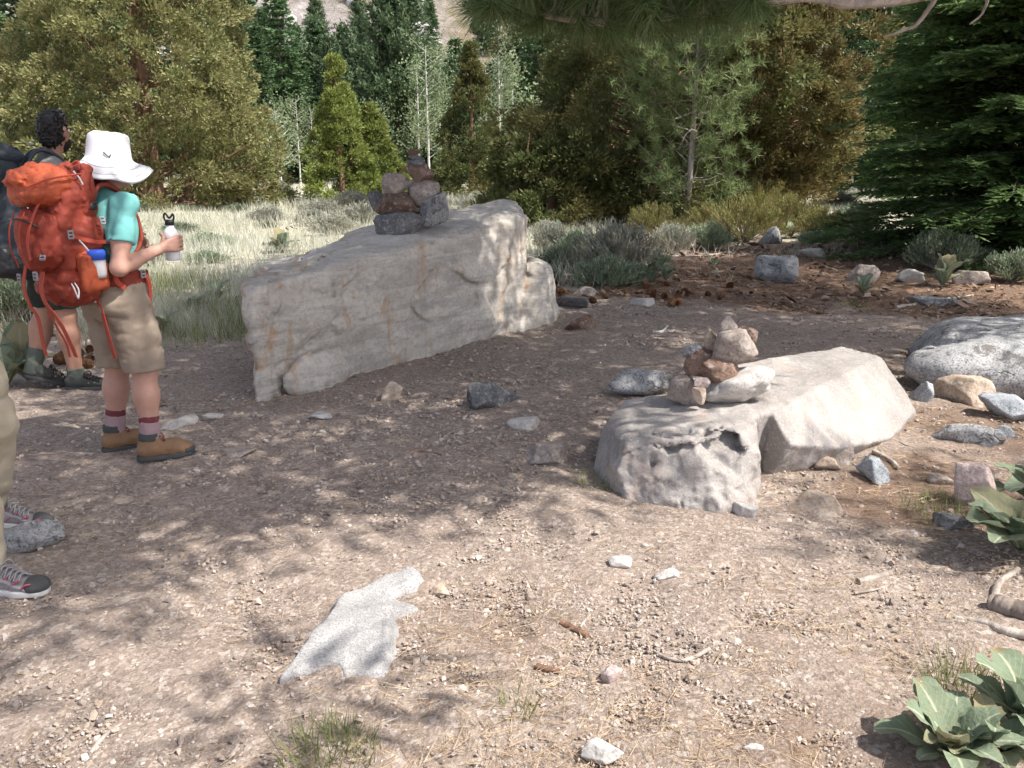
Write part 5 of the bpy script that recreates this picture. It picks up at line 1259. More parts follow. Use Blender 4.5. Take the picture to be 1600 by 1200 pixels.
def hand(f, wrist, palm, fingers, thumb, rad):
    f.cone(wrist, .024, palm[0], .024, .02)
    for a, b in palm[1]: f.cone(a, .013, b, .011, .014)
    for ch, r in zip(fingers, rad): f.chain(ch, [r * 1.08, r * 1.02, r * .95, r * .82][:len(ch)], .004)
    f.chain(thumb, [.012, .0105, .009], .006)
def relaxed_hand(f, wrist, d, side, s=1.0):
    """hand hanging along d, thumb towards side"""
    d = unit(d); side = unit(side - d * (side @ d)); n = np.cross(d, side); palm0 = wrist + d * .045 * s
    f.cone(wrist, .022 * s, palm0, .022 * s, .02)
    for i, L in enumerate((.068, .078, .072, .056)):
        b = wrist + d * (.088 - .004 * i) * s + side * (.030 - .020 * i) * s; f.cone(palm0 + side * (.014 - .01 * i) * s, .014 * s, b, .0105 * s, .014)
        f.chain([b, b + (d * .95 + n * .25) * L * .5 * s, b + (d * .8 + n * .6) * L * .8 * s, b + (d * .55 + n * .8) * L * s], [.0095 * s, .009 * s, .0083 * s, .007 * s], .004)
    t = wrist + d * .03 * s + side * .026 * s; f.chain([t, t + (d * .6 + side * .6) * .04 * s, t + (d * .9 + side * .45) * .07 * s], [.013 * s, .0105 * s, .0085 * s], .008)
def leg(f, hip, knee, ank, s=1.0, k=.03):
    m = knee + (ank - knee) * .33
    f.chain([hip, hip + (knee - hip) * .5, knee], [.090 * s, .078 * s, .058 * s], k)
    f.chain([knee, m, ank], [.055 * s, .058 * s, .038 * s], k); f.ell(m + A3(-.014, 0, .0), A3(.05, .05, .10) * s, .03)
def foot(f, ank, d, s=1.0):
    d = unit(A3(d[0], d[1], 0)); f.chain([ank - d * .01 * s - [0, 0, .03], ank + d * .08 * s - A3(0, 0, .05 * s), ank + d * .15 * s - A3(0, 0, .062 * s)], [.036 * s, .034 * s, .026 * s], .02)
def torso(f, J, s=1.0, inf=0.0, k=.06):
    f.ell(J['pelvis'], A3(.115, .165, .125) * s + inf, k); f.ell(J['waist'], A3(.095, .130, .13) * s + inf, k)
    f.ell(J['chest'], A3(.115, .160, .17) * s + inf, k)
    for q in (0, 1): f.cone(J['neck'] - A3(0, 0, .06), .05 * s + inf, J['sh'][q], .05 * s + inf, k)
def footwear(parent, ank, d, tilt, kind, s=1.0, heel_z=0.0):
    """boot or shoe as a part: upper, sole, laces; built pointing +x then turned"""
    hi = kind == 'boot'; L = .275 * s
    f = Field((-.14, -.09, -.02), (.26, .09, .26), .0045)
    f.chain([(-.055, 0, .055), (.02, 0, .06), (.10, .002, .052), (.155, .004, .044)], [.043, .045, .045, .036], .03); f.ell((.15, .004, .034), (.052, .044, .030), .02)
    if hi: f.chain([(-.03, 0, .07), (-.028, 0, .14)], [.050, .049], .03); f.cut((0, 0, 1), .145)
    else: f.chain([(-.03, 0, .06), (-.03, 0, .09)], [.047, .043], .03); f.cut((.35, 0, 1), .088)
    f.cut((0, 0, -1), -.016); f.noise(.0025, 45, 2, 7)
    V1 = f.mesh(1)
    f = Field((-.14, -.09, -.03), (.26, .09, .08), .0045)
    f.chain([(-.058, 0, .012), (.03, .0, .012), (.10, .003, .012), (.158, .005, .014)], [.045, .040, .047, .042], .03)
    f.cut((0, 0, 1), .026); f.cut((0, 0, -1), 0.0)
    V2 = f.mesh(0)
    up, so = {'boot': ('boot', 'boot_dark'), 'dark': ('shoe_dark', 'boot_dark'), 'grey': ('shoe_grey', 'shoe_white')}[kind]
    Mx = rotz(atan2(d[1], d[0])) @ roty(tilt); piv = A3(.12, 0, 0) if tilt else A3(0, 0, 0)
    def X(V): return (np.asarray(V) * s - piv) @ Mx.T + Mx @ A3(.03, 0, 0) * 0 + A3(ank[0], ank[1], heel_z) + rotz(atan2(d[1], d[0])) @ (A3(.03, 0, 0) + piv)
    b = link_mesh('boot' if hi else 'shoe', [(X(V1[0]), V1[1])], M[up], parent)
    link_mesh('sole', [(X(V2[0]), V2[1])], M[so], b)
    lc = []
    for i in range(5):
        x = .035 + .018 * i if hi is False else .012 + .018 * i; z = (.118 - .011 * i) if hi else (.100 - .006 * i)
        lc.append(tube(X(curve([(x - .008, -.034, z - .022), (x, 0, z), (x + .008, .034, z - .022)], 7)), .0034, 5, cap=False))
        lc.append(tube(X(curve([(x + .008, -.034, z - .022), (x, 0, z + .001), (x - .008, .034, z - .022)], 7)), .0034, 5, cap=False))
    for q in (-1, 1): lc.append(tube(X(curve([(.02, 0, .118 if hi else .1), (.035, q * .03, .135 if hi else .112), (.05, q * .035, .105 if hi else .09), (.025, 0, .115 if hi else .1)], 10)), .003, 5, cap=False))
    link_mesh('laces', lc, M['lace' if hi else ('shoe_grey' if kind == 'grey' else 'black')], b)
    # toe cap and collar trims
    f = Field((.08, -.09, 0), (.26, .09, .1), .0045); f.ell((.150, .004, .034), (.056, .047, .032), .02); f.cut((-1, 0, -.35), -.150); f.cut((0, 0, -1), -.018); V3 = f.mesh(1)
    link_mesh('toe_cap', [(X(V3[0]), V3[1])], M['boot_dark'], b)
    if hi:
        f = Field((-.12, -.09, .09), (.08, .09, .18), .0045); f.cone((-.03, 0, .112), .053, (-.028, 0, .154), .052, 0, flat=True); f.noise(.002, 60, 2, 3); V4 = f.mesh(1)
        link_mesh('collar', [(X(V4[0]), V4[1])], M['boot_dark'], b)
    elif kind == 'grey':
        st = [tube(X(curve([(-.02 + .05 * i, -.043, .035), (.0 + .05 * i, -.045, .055), (.03 + .045 * i, -.034, .085 - .01 * i)], 8)), .004, 4, cap=False) for i in range(4)]
        link_mesh('side_stripe', st, M['shoe_pink'], b)
    else:
        st = [tube(X(curve([(.02 + .035 * i, -.0445, .05), (.028 + .035 * i, -.0445, .056)], 3)), .006, 5, cap=False) for i in range(3)]
        link_mesh('side_eyelet', st, M['shoe_grey'], b)
    return b
def sock(parent, ank, knee, r, segs, nm='sock'):
    d = unit(knee - ank)
    for a, b, mt in segs:
        f = Field(ank - .12, ank + A3(.12, .12, .3), .0045); f.cone(ank + d * a, r, ank + d * b, r * 1.05, 0, flat=True); f.noise(.0025, 50, 2, 5); V = f.mesh(1)
        link_mesh(nm, [V], M[mt], parent)
def skin_field(J, vox): return Field(J['lo'], J['hi'], vox)
def cloth(name, parent, field, mat, wr=(.006, 14), seed=1, smooth=1, stretch=(1, 1, 1)):
    if wr: field.noise(wr[0], wr[1], 3, seed, stretch=stretch, ridged=True, gain=.45)
    return link_mesh(name, [field.mesh(smooth)], M[mat], parent)
# ---- the person with the white hat
PW = on(236, 716) * .5 + on(194, 700) * .5
FW = R(55)
W = empty('person', PW, FW, 'person in a white brimmed hat, teal shirt and khaki shorts holding a white bottle', 'person')
J = dict(pelvis=A3(.0, 0, .87), waist=A3(.005, 0, 1.0), chest=A3(.0, 0, 1.17), neck=A3(.0, 0, 1.34), sh=[A3(-.005, -.165, 1.285), A3(-.005, .165, 1.285)], head=A3(.045, -.01, 1.475))
hipR, hipL = A3(0, -.085, .83), A3(0, .085, .83)
kneeR, kneeL = A3(.03, -.112, .45), A3(.015, .112, .45)
ankR, ankL = A3(.0, -.14, .10), A3(-.03, .14, .10)
elbR, wrR = A3(-.10, -.215, 1.0), A3(.125, -.185, 1.065)
elbL, wrL = A3(.02, .20, 1.02), A3(.13, .10, 1.14)
BT = A3(.232, -.150, 1.0)   # bottle foot centre
f = Field((-.22, -.34, -.02), (.40, .34, 1.66), .0055)
torso(f, J, .97, -.012)
f.cone(J['neck'] - A3(0, 0, .05), .052, J['head'] - A3(.02, 0, .07), .047, .03)
T = head_parts(f, J['head'], R(-8), .93)
for h, k, a in ((hipR, kneeR, ankR), (hipL, kneeL, ankL)): leg(f, h, k, a, 1.0); foot(f, a, (.9, -.4), .9)
for q, (e, w) in enumerate(((elbR, wrR), (elbL, wrL))):
    f.chain([J['sh'][q], J['sh'][q] * .45 + e * .55, e], [.048, .044, .038], .03); f.chain([e, e * .65 + w * .35, w], [.038, .037, .025], .02)
bc = BT + A3(0, 0, .09)
def arc(a0, dz, r=.0475): return bc + A3(r * sin(a0), -r * cos(a0), dz)   # angle 0 = near side (their right), 90 deg = forward
pk = [arc(R(-8), .030 - .021 * i, .052) for i in range(4)]
fing = [[arc(R(-8), .030 - .021 * i, .052), arc(R(44), .031 - .021 * i), arc(R(92 - 6 * (i == 3)), .028 - .021 * i), arc(R(134 - 12 * abs(i - 1)), .024 - .021 * i, .046)] for i in range(4)]
pm = wrR + (arc(R(-40), 0, .055) - wrR) * .55
hand(f, wrR, (pm, [(pm + A3(0, 0, .016 - .011 * i), p) for i, p in enumerate(pk)]), fing, [pm + A3(0.0, .012, .014), arc(R(-78), .036, .05), arc(R(-122), .045, .0465)], [.0092, .0096, .0092, .008])
relaxed_hand(f, wrL, A3(.75, -.25, -.5), A3(.2, -.8, .5), .92)
link_mesh('body', [f.mesh(1)], M['skin'], W)
link_mesh('eye', [(ico(2)[0] * .011 + T(.076, .03, .012), ico(2)[1])], M['eye'], W); link_mesh('eye', [(ico(2)[0] * .011 + T(.076, -.03, .012), ico(2)[1])], M['eye'], W)
# shirt
f = Field((-.20, -.36, .84), (.22, .36, 1.42), .006)
torso(f, J, .97, .008); f.cone(J['neck'] - A3(0, 0, .05), .062, J['neck'] + A3(.005, 0, .012), .055, .03)
for q, e in ((0, elbR), (1, elbL)):
    s_ = J['sh'][q]; f.cone(s_ + A3(0, 0, .005), .060, s_ + (e - s_) * .58, .066, .05, flat=False); d = unit(e - s_)
    # clean cuff: slice the sleeve square to the arm
    m_ = s_ + (e - s_) * .62; f.put(lambda P, m_=m_, d=d: np.maximum(-((P - m_.astype(np.float32)) @ d.astype(np.float32)), np.linalg.norm(P - m_.astype(np.float32), axis=-1) - .11), m_ - .11, m_ + .11, 0, sub=True)
f.cut((0, 0, -1), -.90)
cloth('shirt', W, f, 'teal', (.010, 8), 3, 1, (1, 1, .55))
# shorts
f = Field((-.24, -.28, .40), (.24, .28, 1.0), .0065)
f.ell(J['pelvis'] + A3(-.015, 0, .0), A3(.138, .180, .14), .05); f.ell(J['pelvis'] + A3(-.075, -.07, -.06), A3(.085, .09, .1), .06); f.ell(J['pelvis'] + A3(-.075, .07, -.06), A3(.085, .09, .1), .06)
f.cone(A3(0, 0, .90), .135, A3(0, 0, .97), .13, .05)
for h, k in ((hipR, kneeR), (hipL, kneeL)): f.chain([h + A3(-.012, 0, -.01), h * .5 + k * .5, k + A3(0, 0, -.05)], [.118, .112, .104], .03)
f.cut((0, 0, -1), -.455); f.cut((0, 0, 1), .965)
sh_ = cloth('shorts', W, f, 'khaki', (.008, 7), 4, 1, (1, 1, 1.6))
# pocket flaps and hem bands as seams on the shorts
seam = []
for y0 in (-.105, .075):
    pts = [A3(-.5, y0 - .055, .845), A3(-.5, y0, .838), A3(-.5, y0 + .055, .845)]
    for p in pts:
        pass
    xx = lambda y, z: -.012 - .138 * math.sqrt(max(.05, 1 - (y / .18) ** 2)) - .022 * math.exp(-((z - .80) / .1) ** 2) * math.exp(-((abs(y) - .08) / .07) ** 2)
    seam.append(tube(np.array([[xx(y, .85) - .004, y, .85 - .012 * math.cos((y - y0) * 28)] for y in np.linspace(y0 - .058, y0 + .058, 9)]), .004, 5, cap=False))
link_mesh('pocket_flap', seam, M['khaki'], W)
b_ = lathe([(0, .006), (.008, .005), (.010, 0)], 12); Vb = b_[0] @ roty(-pi / 2).T + A3(-.172, -.10, .842); link_mesh('button', [(Vb, b_[1])], M['pull'], W)
for ank, kn, d in ((ankR, kneeR, A3(.86, -.5, 0)), (ankL, kneeL, A3(.95, -.3, 0))):
    sock(W, ank, kn, .048, [(-.02, .095, 'sock_grey'), (.093, .128, 'sock_maroon')]); footwear(W, ank + A3(-.012, 0, 0), d, 0, 'boot', .93)
# hair and hat
f = Field(J['head'] - .14, J['head'] + .14, .005); f.ell(T(-.03, 0, .0), (.085, .082, .095), .01); f.chain([T(-.085, .0, -.03), T(-.10, .0, -.09)], [.035, .02], .02); f.noise(.006, 40, 2, 8, ridged=True); link_mesh('hair', [f.mesh(1)], M['hair_brown'], W)
def hat_fn(a, r, z):
    w = smooth01(.098, .145, r); front = np.cos(a)
    z = z - w * (.050 * np.abs(np.sin(a)) ** 1.5 + .010 * np.sin(5 * a + 1) - .028 * np.maximum(front, 0)) + .003 * np.sin(7 * a + 30 * z) * (r < .1)
    r = r * (1 + .26 * np.maximum(front, 0) * w) * (1 + .05 * np.abs(front))
    return r, z
prof = [(.002, .126), (.04, .127), (.070, .124), (.084, .116), (.089, .104), (.091, .080), (.094, .050), (.097, .022), (.100, .008), (.106, -.002), (.116, -.014), (.128, -.028), (.142, -.041), (.153, -.054), (.152, -.059), (.138, -.043), (.122, -.026), (.110, -.010), (.097, .004)]
Vh, Fh = lathe(prof, 56, hat_fn)
Vh = Vh @ (rotz(R(-8)) @ roty(R(6))).T + J['head'] + A3(-.012, 0, .020)
hat = link_mesh('hat', [(Vh, Fh)], M['white_cloth'], W)
for r0, z0 in ((.0975, .016), (.1535, -.056), (.138, -.0375), (.122, -.0215)):
    a_ = np.linspace(0, 2 * pi, 57); rr_, zz_ = hat_fn(a_, np.full(57, r0), np.full(57, z0)); c3 = np.stack([rr_ * np.cos(a_), rr_ * np.sin(a_), zz_ + (.003 if r0 > .1 else 0)], 1) @ (rotz(R(-8)) @ roty(R(6))).T + J['head'] + A3(-.012, 0, .020)
    link_mesh('hat_stitching', [tube(c3, .0016, 4, cap=False)], M['pull'], hat)
tg = tube(curve([(-.055, -.086, .035), (-.045, -.097, .02), (-.035, -.100, .012), (-.028, -.096, .024)], 10) @ rotz(R(-8)).T + J['head'] + A3(-.012, 0, .020), .0028, 6, cap=False); link_mesh('hat_toggle', [tg], M['black'], hat)
# bottle in the right hand
b = empty('water_bottle', W.matrix_basis.to_translation(), 0, 'white metal bottle with black loop cap held by the person in the white hat', 'bottle')
Bw = rotz(FW) @ BT + PW; b.location = [float(v) for v in Bw]
link_mesh('flask', [lathe([(0, .002), (.030, .002), (.035, .008), (.036, .03), (.036, .125), (.034, .142), (.026, .158), (.020, .164), (.019, .182), (0, .182)], 32)], M['bottle'], b)
c_ = link_mesh('cap', [lathe([(.0, .178), (.0225, .178), (.0225, .196), (.020, .204), (0, .204)], 24)], M['black'], b)
link_mesh('cap_loop', [tube(curve([(-.022, 0, .2), (-.026, 0, .222), (-.018, 0, .236), (-.010, 0, .226), (0, 0, .212), (.012, 0, .222), (.02, 0, .232), (.024, 0, .22), (.02, 0, .2)], 24), .005, 7, cap=False)], M['black'], c_)
# ---- orange backpack on that person
K = empty('backpack', PW, FW, 'large orange red hiking backpack worn by the person in the white hat', 'backpack')
def pack_piece(name, fn, lo, hi, mat, wr=(.010, 9), seed=1, vox=.0065, par=None, stretch=(1, 1, 1)):
    f = Field(lo, hi, vox); fn(f)
    if wr: f.noise(wr[0] * 1.25, wr[1], 4, seed, ridged=True, gain=.58, stretch=stretch)
    return link_mesh(name, [f.mesh(1)], M[mat], par or K)
def fn(f):
    f.box((-.265, 0, 1.13), (.125, .175, .27), .07, .03); f.ell((-.27, 0, 1.32), (.13, .17, .12), .05); f.box((-.16, 0, 1.24), (.035, .15, .24), .03, .03)
main = pack_piece('main_body', fn, (-.46, -.25, .80), (-.08, .25, 1.50), 'red', (.012, 8), 11)
lid = pack_piece('top_lid', lambda f: (f.ell((-.33, .02, 1.375), (.20, .20, .115), .05, roty(.22)), f.box((-.35, .02, 1.35), (.15, .175, .07), .06, .04, roty(.22)), f.cut((.1, 0, -1), -1.285)), (-.58, -.25, 1.2), (-.08, .27, 1.53), 'orange', (.014, 7), 12, stretch=(1, .6, 1.4))
fp = pack_piece('front_pocket', lambda f: (f.ell((-.405, 0, 1.13), (.135, .165, .165), .04), f.box((-.37, 0, 1.15), (.10, .15, .12), .07, .04)), (-.58, -.22, .92), (-.22, .22, 1.34), 'red', (.014, 8), 13, stretch=(1, 1, .6))
bp = pack_piece('sleeping_bag_compartment', lambda f: (f.ell((-.29, 0, .925), (.175, .20, .105), .04), f.box((-.27, 0, .94), (.14, .175, .08), .07, .04)), (-.54, -.27, .78), (-.08, .27, 1.08), 'red', (.012, 8), 14, stretch=(1, .6, 1))
sp = pack_piece('side_pocket', lambda f: (f.box((-.235, -.185, .985), (.085, .045, .095), .03, .02), f.cut((.5, 0, 1), .955)), (-.36, -.27, .86), (-.12, -.10, 1.12), 'orange', (.006, 12), 15, .006)
hb = pack_piece('hip_belt', lambda f: (f.put(lambda P: np.maximum(np.abs(np.sqrt((P[..., 0] * 1.12 + .005) ** 2 + P[..., 1] ** 2) - .195) - .016, np.abs(P[..., 2] - .925 + .10 * P[..., 0]) - .055) , (-.25, -.25, .84), (.25, .25, 1.02), .01), f.cut((1, 0, 0), .14)), (-.26, -.26, .82), (.26, .26, 1.04), 'red', (.004, 14), 16, .006)
for q in (-1, 1):
    y = q * .095; ln = curve([(-.15, y, 1.30), (-.10, y, 1.375), (-.02, y * 1.05, 1.372), (.075, y * 1.1, 1.29), (.118, y * 1.12, 1.18), (.09, y * 1.4, 1.08), (-.06, y * 1.85, .99), (-.15, y * 1.8, .96)], 40)
    f = Field((-.2, min(y * 2, y) - .06, .9), (.18, max(y * 2, y) + .06, 1.44), .006)
    for i in range(len(ln) - 1):
        w_ = .030 if i < 26 else .014
        for o in (-w_ * .6, 0, w_ * .6): f.cone(ln[i] + A3(0, o, 0), .010, ln[i + 1] + A3(0, o, 0), .010, .008)
    link_mesh('shoulder_strap', [f.mesh(1)], M['red'], K)
def ribbon(name, pts, w, mat, par, wd=(0, 1, 0), th=.0025):
    c = curve(pts, 22); wv = A3(*wd); T_ = unit(np.gradient(c, axis=0)); S = unit(wv - T_ * (T_ @ wv)[:, None]); Nn = np.cross(T_, S); V = np.concatenate([c + S * w / 2 + Nn * th, c - S * w / 2 + Nn * th, c - S * w / 2 - Nn * th, c + S * w / 2 - Nn * th]); n = len(c)
    a = np.arange(n - 1); Fs = np.concatenate([np.stack([k * n + a, k * n + a + 1, ((k + 1) % 4) * n + a + 1, ((k + 1) % 4) * n + a], 1) for k in range(4)])
    return link_mesh(name, [(V, Fs)], M[mat], par, smooth=False)
ribbon('webbing_strap', [(-.46, -.075, 1.0), (-.485, -.08, .93), (-.475, -.085, .86), (-.43, -.09, .79), (-.40, -.10, .72), (-.375, -.11, .64), (-.36, -.11, .59)], .040, 'strap_red', K)
ribbon('webbing_strap', [(-.46, .10, 1.02), (-.49, .10, .93), (-.475, .10, .84), (-.44, .10, .77), (-.43, .105, .66), (-.42, .11, .58)], .034, 'strap_red', K)
ribbon('webbing_strap', [(-.20, -.11, .86), (-.185, -.125, .80), (-.17, -.125, .72), (-.155, -.13, .62), (-.14, -.13, .55)], .034, 'strap_red', K)
ribbon('webbing_strap', [(.075, -.20, .95), (.085, -.212, .90), (.075, -.213, .83), (.06, -.213, .76)], .022, 'strap_red', K, (1, 0, 0))
ribbon('webbing_strap', [(-.40, .06, .80), (-.37, .04, .72), (-.34, .02, .64), (-.33, .02, .57)], .018, 'strap_red', K)
ribbon('compression_strap', [(-.12, -.19, 1.12), (-.22, -.190, 1.13), (-.32, -.172, 1.16), (-.38, -.13, 1.20)], .018, 'strap_red', K, (0, 0, 1))
ribbon('compression_strap', [(-.10, -.17, 1.02), (-.13, -.21, .98), (-.12, -.225, .93), (-.08, -.225, .90)], .026, 'strap_red', K, (0, 0, 1))
ribbon('lid_strap', [(-.44, -.10, 1.31), (-.50, -.10, 1.22), (-.53, -.10, 1.14), (-.53, -.10, 1.06)], .022, 'strap_red', K)
def buckle(c, az, tilt=0, s=1.0):
    f = Field((-.03, -.03, -.03), (.03, .03, .03), .0022); f.box((0, 0, 0), (.006, .016, .021), .004, .002); f.box((0, 0, .008), (.02, .009, .004), .001, 0, sub=True); f.box((0, 0, -.008), (.02, .009, .004), .001, 0, sub=True); V, Fc = f.mesh(0)
    link_mesh('buckle', [(V * s @ (rotz(az) @ roty(tilt)).T + A3(*c), Fc)], M['buckle'], K)
buckle((-.505, -.08, .985), R(15)); buckle((-.335, -.185, 1.165), R(75)); buckle((-.475, -.13, 1.075), R(40), .6); buckle((.05, -.212, .955), R(90)); buckle((-.465, .19, .955), R(10)); buckle((-.15, -.195, 1.22), R(90), .4)
for a in ([(-.36, -.165, .945), (-.365, -.20, .925), (-.36, -.215, .885), (-.35, -.205, .88), (-.34, -.20, .915), (-.345, -.175, .945)], [(-.255, -.15, 1.445), (-.24, -.175, 1.415), (-.235, -.195, 1.385)], [(-.30, -.20, 1.14), (-.28, -.215, 1.11), (-.265, -.218, 1.09)]):
    link_mesh('zip_pull', [tube(curve(a, 14), .0045, 6, cap=False)], M['pull'], K)
link_mesh('lid_zip', [tube(curve([(-.50, -.12, 1.38), (-.40, -.19, 1.415), (-.26, -.175, 1.43), (-.17, -.10, 1.43)], 20), .005, 6, cap=False)], M['strap_red'], K)
link_mesh('pocket_zip', [tube(curve([(-.47, -.13, 1.20), (-.525, -.07, 1.235), (-.54, 0, 1.24), (-.525, .07, 1.235)], 16), .005, 6, cap=False)], M['black'], K)
for y in (-.055, .055): link_mesh('seam', [tube(curve([(-.50, y, 1.27), (-.542, y, 1.19), (-.548, y, 1.10), (-.52, y, 1.02)], 14), .004, 5, cap=False)], M['strap_red'], K)
link_mesh('haul_loop', [tube(curve([(-.17, -.04, 1.44), (-.15, -.035, 1.475), (-.145, 0, 1.485), (-.15, .035, 1.475), (-.17, .04, 1.44)], 14), .008, 6, cap=False)], M['strap_red'], K)
emb = lathe([(0, .004), (.014, .004), (.017, 0)], 20); link_mesh('round_patch', [(emb[0] * [1, 1.5, 1] @ (rotz(R(-80)) @ roty(pi / 2)).T + A3(-.185, -.183, 1.285), emb[1])], M['black'], K)
# bottle with the blue lid in the side pocket
b2 = empty('water_bottle', rotz(FW) @ A3(-.175, -.165, .96) + PW, 0, 'blue lidded clear bottle tucked in the side pocket of the orange backpack', 'bottle')
link_mesh('flask', [lathe([(0, 0), (.036, 0), (.038, .02), (.038, .085), (0, .085)], 24)], M['pull'], b2); link_mesh('cap', [lathe([(.0, .0851), (.041, .0851), (.042, .118), (.036, .130), (0, .131)], 24)], M['blue'], b2)
K.scale = (.82, .84, 1.0)
# ---- the dark haired person
PM = on(100, 606); FM = R(36)
m = empty('person', PM, FM, 'dark haired person in dark shorts seen from behind at the left edge', 'person'); S = 1.12
LX, LY = .085, -.062
J = dict(pelvis=A3(.03, -.02, .97), waist=A3(.055, -.04, 1.12), chest=A3(LX, LY, 1.31), neck=A3(LX + .01, LY - .01, 1.50), sh=[A3(LX, LY - .19, 1.44), A3(LX, LY + .19, 1.44)], head=A3(LX + .06, LY - .03, 1.665)); HY = R(46)
hR, hL, kR, kL, aR, aL = A3(.03, -.11, .92), A3(.03, .07, .92), A3(.06, -.10, .51), A3(-.03, .10, .51), A3(.07, -.105, .10), A3(-.16, .095, .135)
eR, wR, eL, wL = A3(LX - .04, LY - .24, 1.18), A3(LX + .12, LY - .17, 1.28), A3(LX - .04, LY + .24, 1.18), A3(LX + .12, LY + .17, 1.28)
f = Field((-.30, -.36, -.02), (.34, .36, 1.88), .0065)
torso(f, J, 1.1, -.012); f.cone(J['neck'] - A3(0, 0, .05), .062, J['head'] - A3(.025, 0, .07), .056, .03); T = head_parts(f, J['head'], HY, 1.0)
for h, k, a in ((hR, kR, aR), (hL, kL, aL)): leg(f, h, k, a, 1.08); foot(f, a, (1, 0), .95)
for q, (e, w) in enumerate(((eR, wR), (eL, wL))):
    f.chain([J['sh'][q], e], [.055, .042], .03); f.chain([e, w], [.042, .028], .02); relaxed_hand(f, w, A3(.5, -.1 * (1 if q else -1), .8), A3(.6, -.5 if q else .5, -.3))
link_mesh('body', [f.mesh(1)], M['skin_darker'], m)
for q in (-1, 1): link_mesh('eye', [(ico(2)[0] * .012 + T(.081, q * .032, .012), ico(2)[1])], M['eye'], m)
f = Field(J['head'] - .16, J['head'] + .16, .005); f.ell(T(-.022, 0, .034), (.103, .086, .104), .01, rotz(HY)); f.ell(T(-.05, 0, -.03), (.072, .078, .075), .03, rotz(HY)); f.ell(T(.03, 0, .105), (.06, .06, .03), .03); f.ell(T(.10, 0, -.03), (.075, .11, .085), .02, sub=True)
for q in (-1, 1): f.ell(T(.0, q * .088, -.012), (.024, .03, .036), .008, sub=True)
f.noise(.010, 48, 3, 9, ridged=True); link_mesh('hair', [f.mesh(1)], M['hair'], m)
f = Field(J['head'] - .16, J['head'] + .16, .005); f.ell(T(.034, 0, -.060), (.064, .061, .068), .02); f.ell(T(.06, 0, -.02), (.06, .05, .05), .01, sub=True); f.cut((0, 0, 1), J['head'][2] - .02); f.noise(.003, 60, 2, 4); link_mesh('beard', [f.mesh(1)], M['hair'], m)
gl = [tube(T(0, 0, 0) + (rotz(HY) @ curve([(-.01, q * .085, .018), (.05, q * .079, .022), (.098, q * .05, .018), (.106, 0, .014)], 14).T).T, .004, 6, cap=False) for q in (-1, 1)]; link_mesh('sunglasses', gl, M['black'], m)
f = Field((-.24, -.38, .98), (.26, .38, 1.62), .007); torso(f, J, 1.1, .010); f.cone(J['neck'] - A3(0, 0, .05), .075, J['neck'] + A3(0, 0, .02), .066, .03)
for q, e in ((0, eR), (1, eL)): f.cone(J['sh'][q], .068, J['sh'][q] * .4 + e * .6, .068, .05)
f.cut((0, 0, -1), -1.0); cloth('shirt', m, f, 'grey_cloth', (.006, 9), 5)
f = Field((-.24, -.30, .45), (.26, .30, 1.1), .007); f.ell(J['pelvis'], A3(.145, .19, .15), .05)
for h, k in ((hR, kR), (hL, kL)): f.chain([h, h * .5 + k * .5, k], [.122, .114, .102], .03)
f.cut((0, 0, -1), -.555); f.cut((0, 0, 1), 1.07); cloth('shorts', m, f, 'dark_cloth', (.008, 8), 6)
sock(m, aR, kR, .05, [(-.02, .05, 'sock_dark')]); sock(m, aL, kL, .052, [(-.03, .15, 'sock_dark')])
footwear(m, aR, A3(.85, -.5, 0), 0, 'dark', 1.08); footwear(m, aL, A3(1, .1, 0), R(24), 'dark', 1.08)
# dark backpack
K = empty('backpack', PM + rotz(FM) @ A3(LX, LY, -.01), FM, 'big dark slate backpack worn by the dark haired person', 'backpack')
pack_piece('main_body', lambda f: (f.box((-.32, .0, 1.19), (.17, .20, .34), .10, .03), f.ell((-.31, 0, 1.44), (.20, .21, .15), .06)), (-.60, -.30, .78), (-.08, .30, 1.66), 'navy', (.016, 5), 21, .009)
pack_piece('top_lid', lambda f: (f.ell((-.33, 0, 1.535), (.22, .22, .105), .04, roty(.18)), f.cut((0, 0, -1), -1.46)), (-.60, -.30, 1.4), (-.08, .30, 1.70), 'navy', (.012, 7), 22, .008)
pack_piece('sleeping_bag_compartment', lambda f: f.box((-.32, 0, .90), (.16, .20, .12), .08, .03), (-.56, -.28, .74), (-.1, .28, 1.06), 'black', (.010, 8), 23, .008)
for q in (-1, 1):
    y = q * .11; ln = curve([(-.14, y, 1.46), (-.08, y, 1.55), (.0, y, 1.555), (.10, y * 1.05, 1.46), (.14, y * 1.1, 1.33), (.09, y * 1.5, 1.2), (-.10, y * 1.9, 1.08)], 34)
    f = Field((-.2, min(y * 2, y) - .06, 1.0), (.2, max(y * 2, y) + .06, 1.62), .007)
    for i in range(len(ln) - 1):
        for o in (-.018, 0, .018): f.cone(ln[i] + A3(0, o, 0), .011, ln[i + 1] + A3(0, o, 0), .011, .008)
    link_mesh('shoulder_strap', [f.mesh(1)], M['navy'], K)
ribbon('load_lifter', [(-.20, -.12, 1.60), (-.12, -.12, 1.60), (-.03, -.115, 1.575)], .022, 'black', K)
buckle((-.10, -.12, 1.600), 0, R(90))
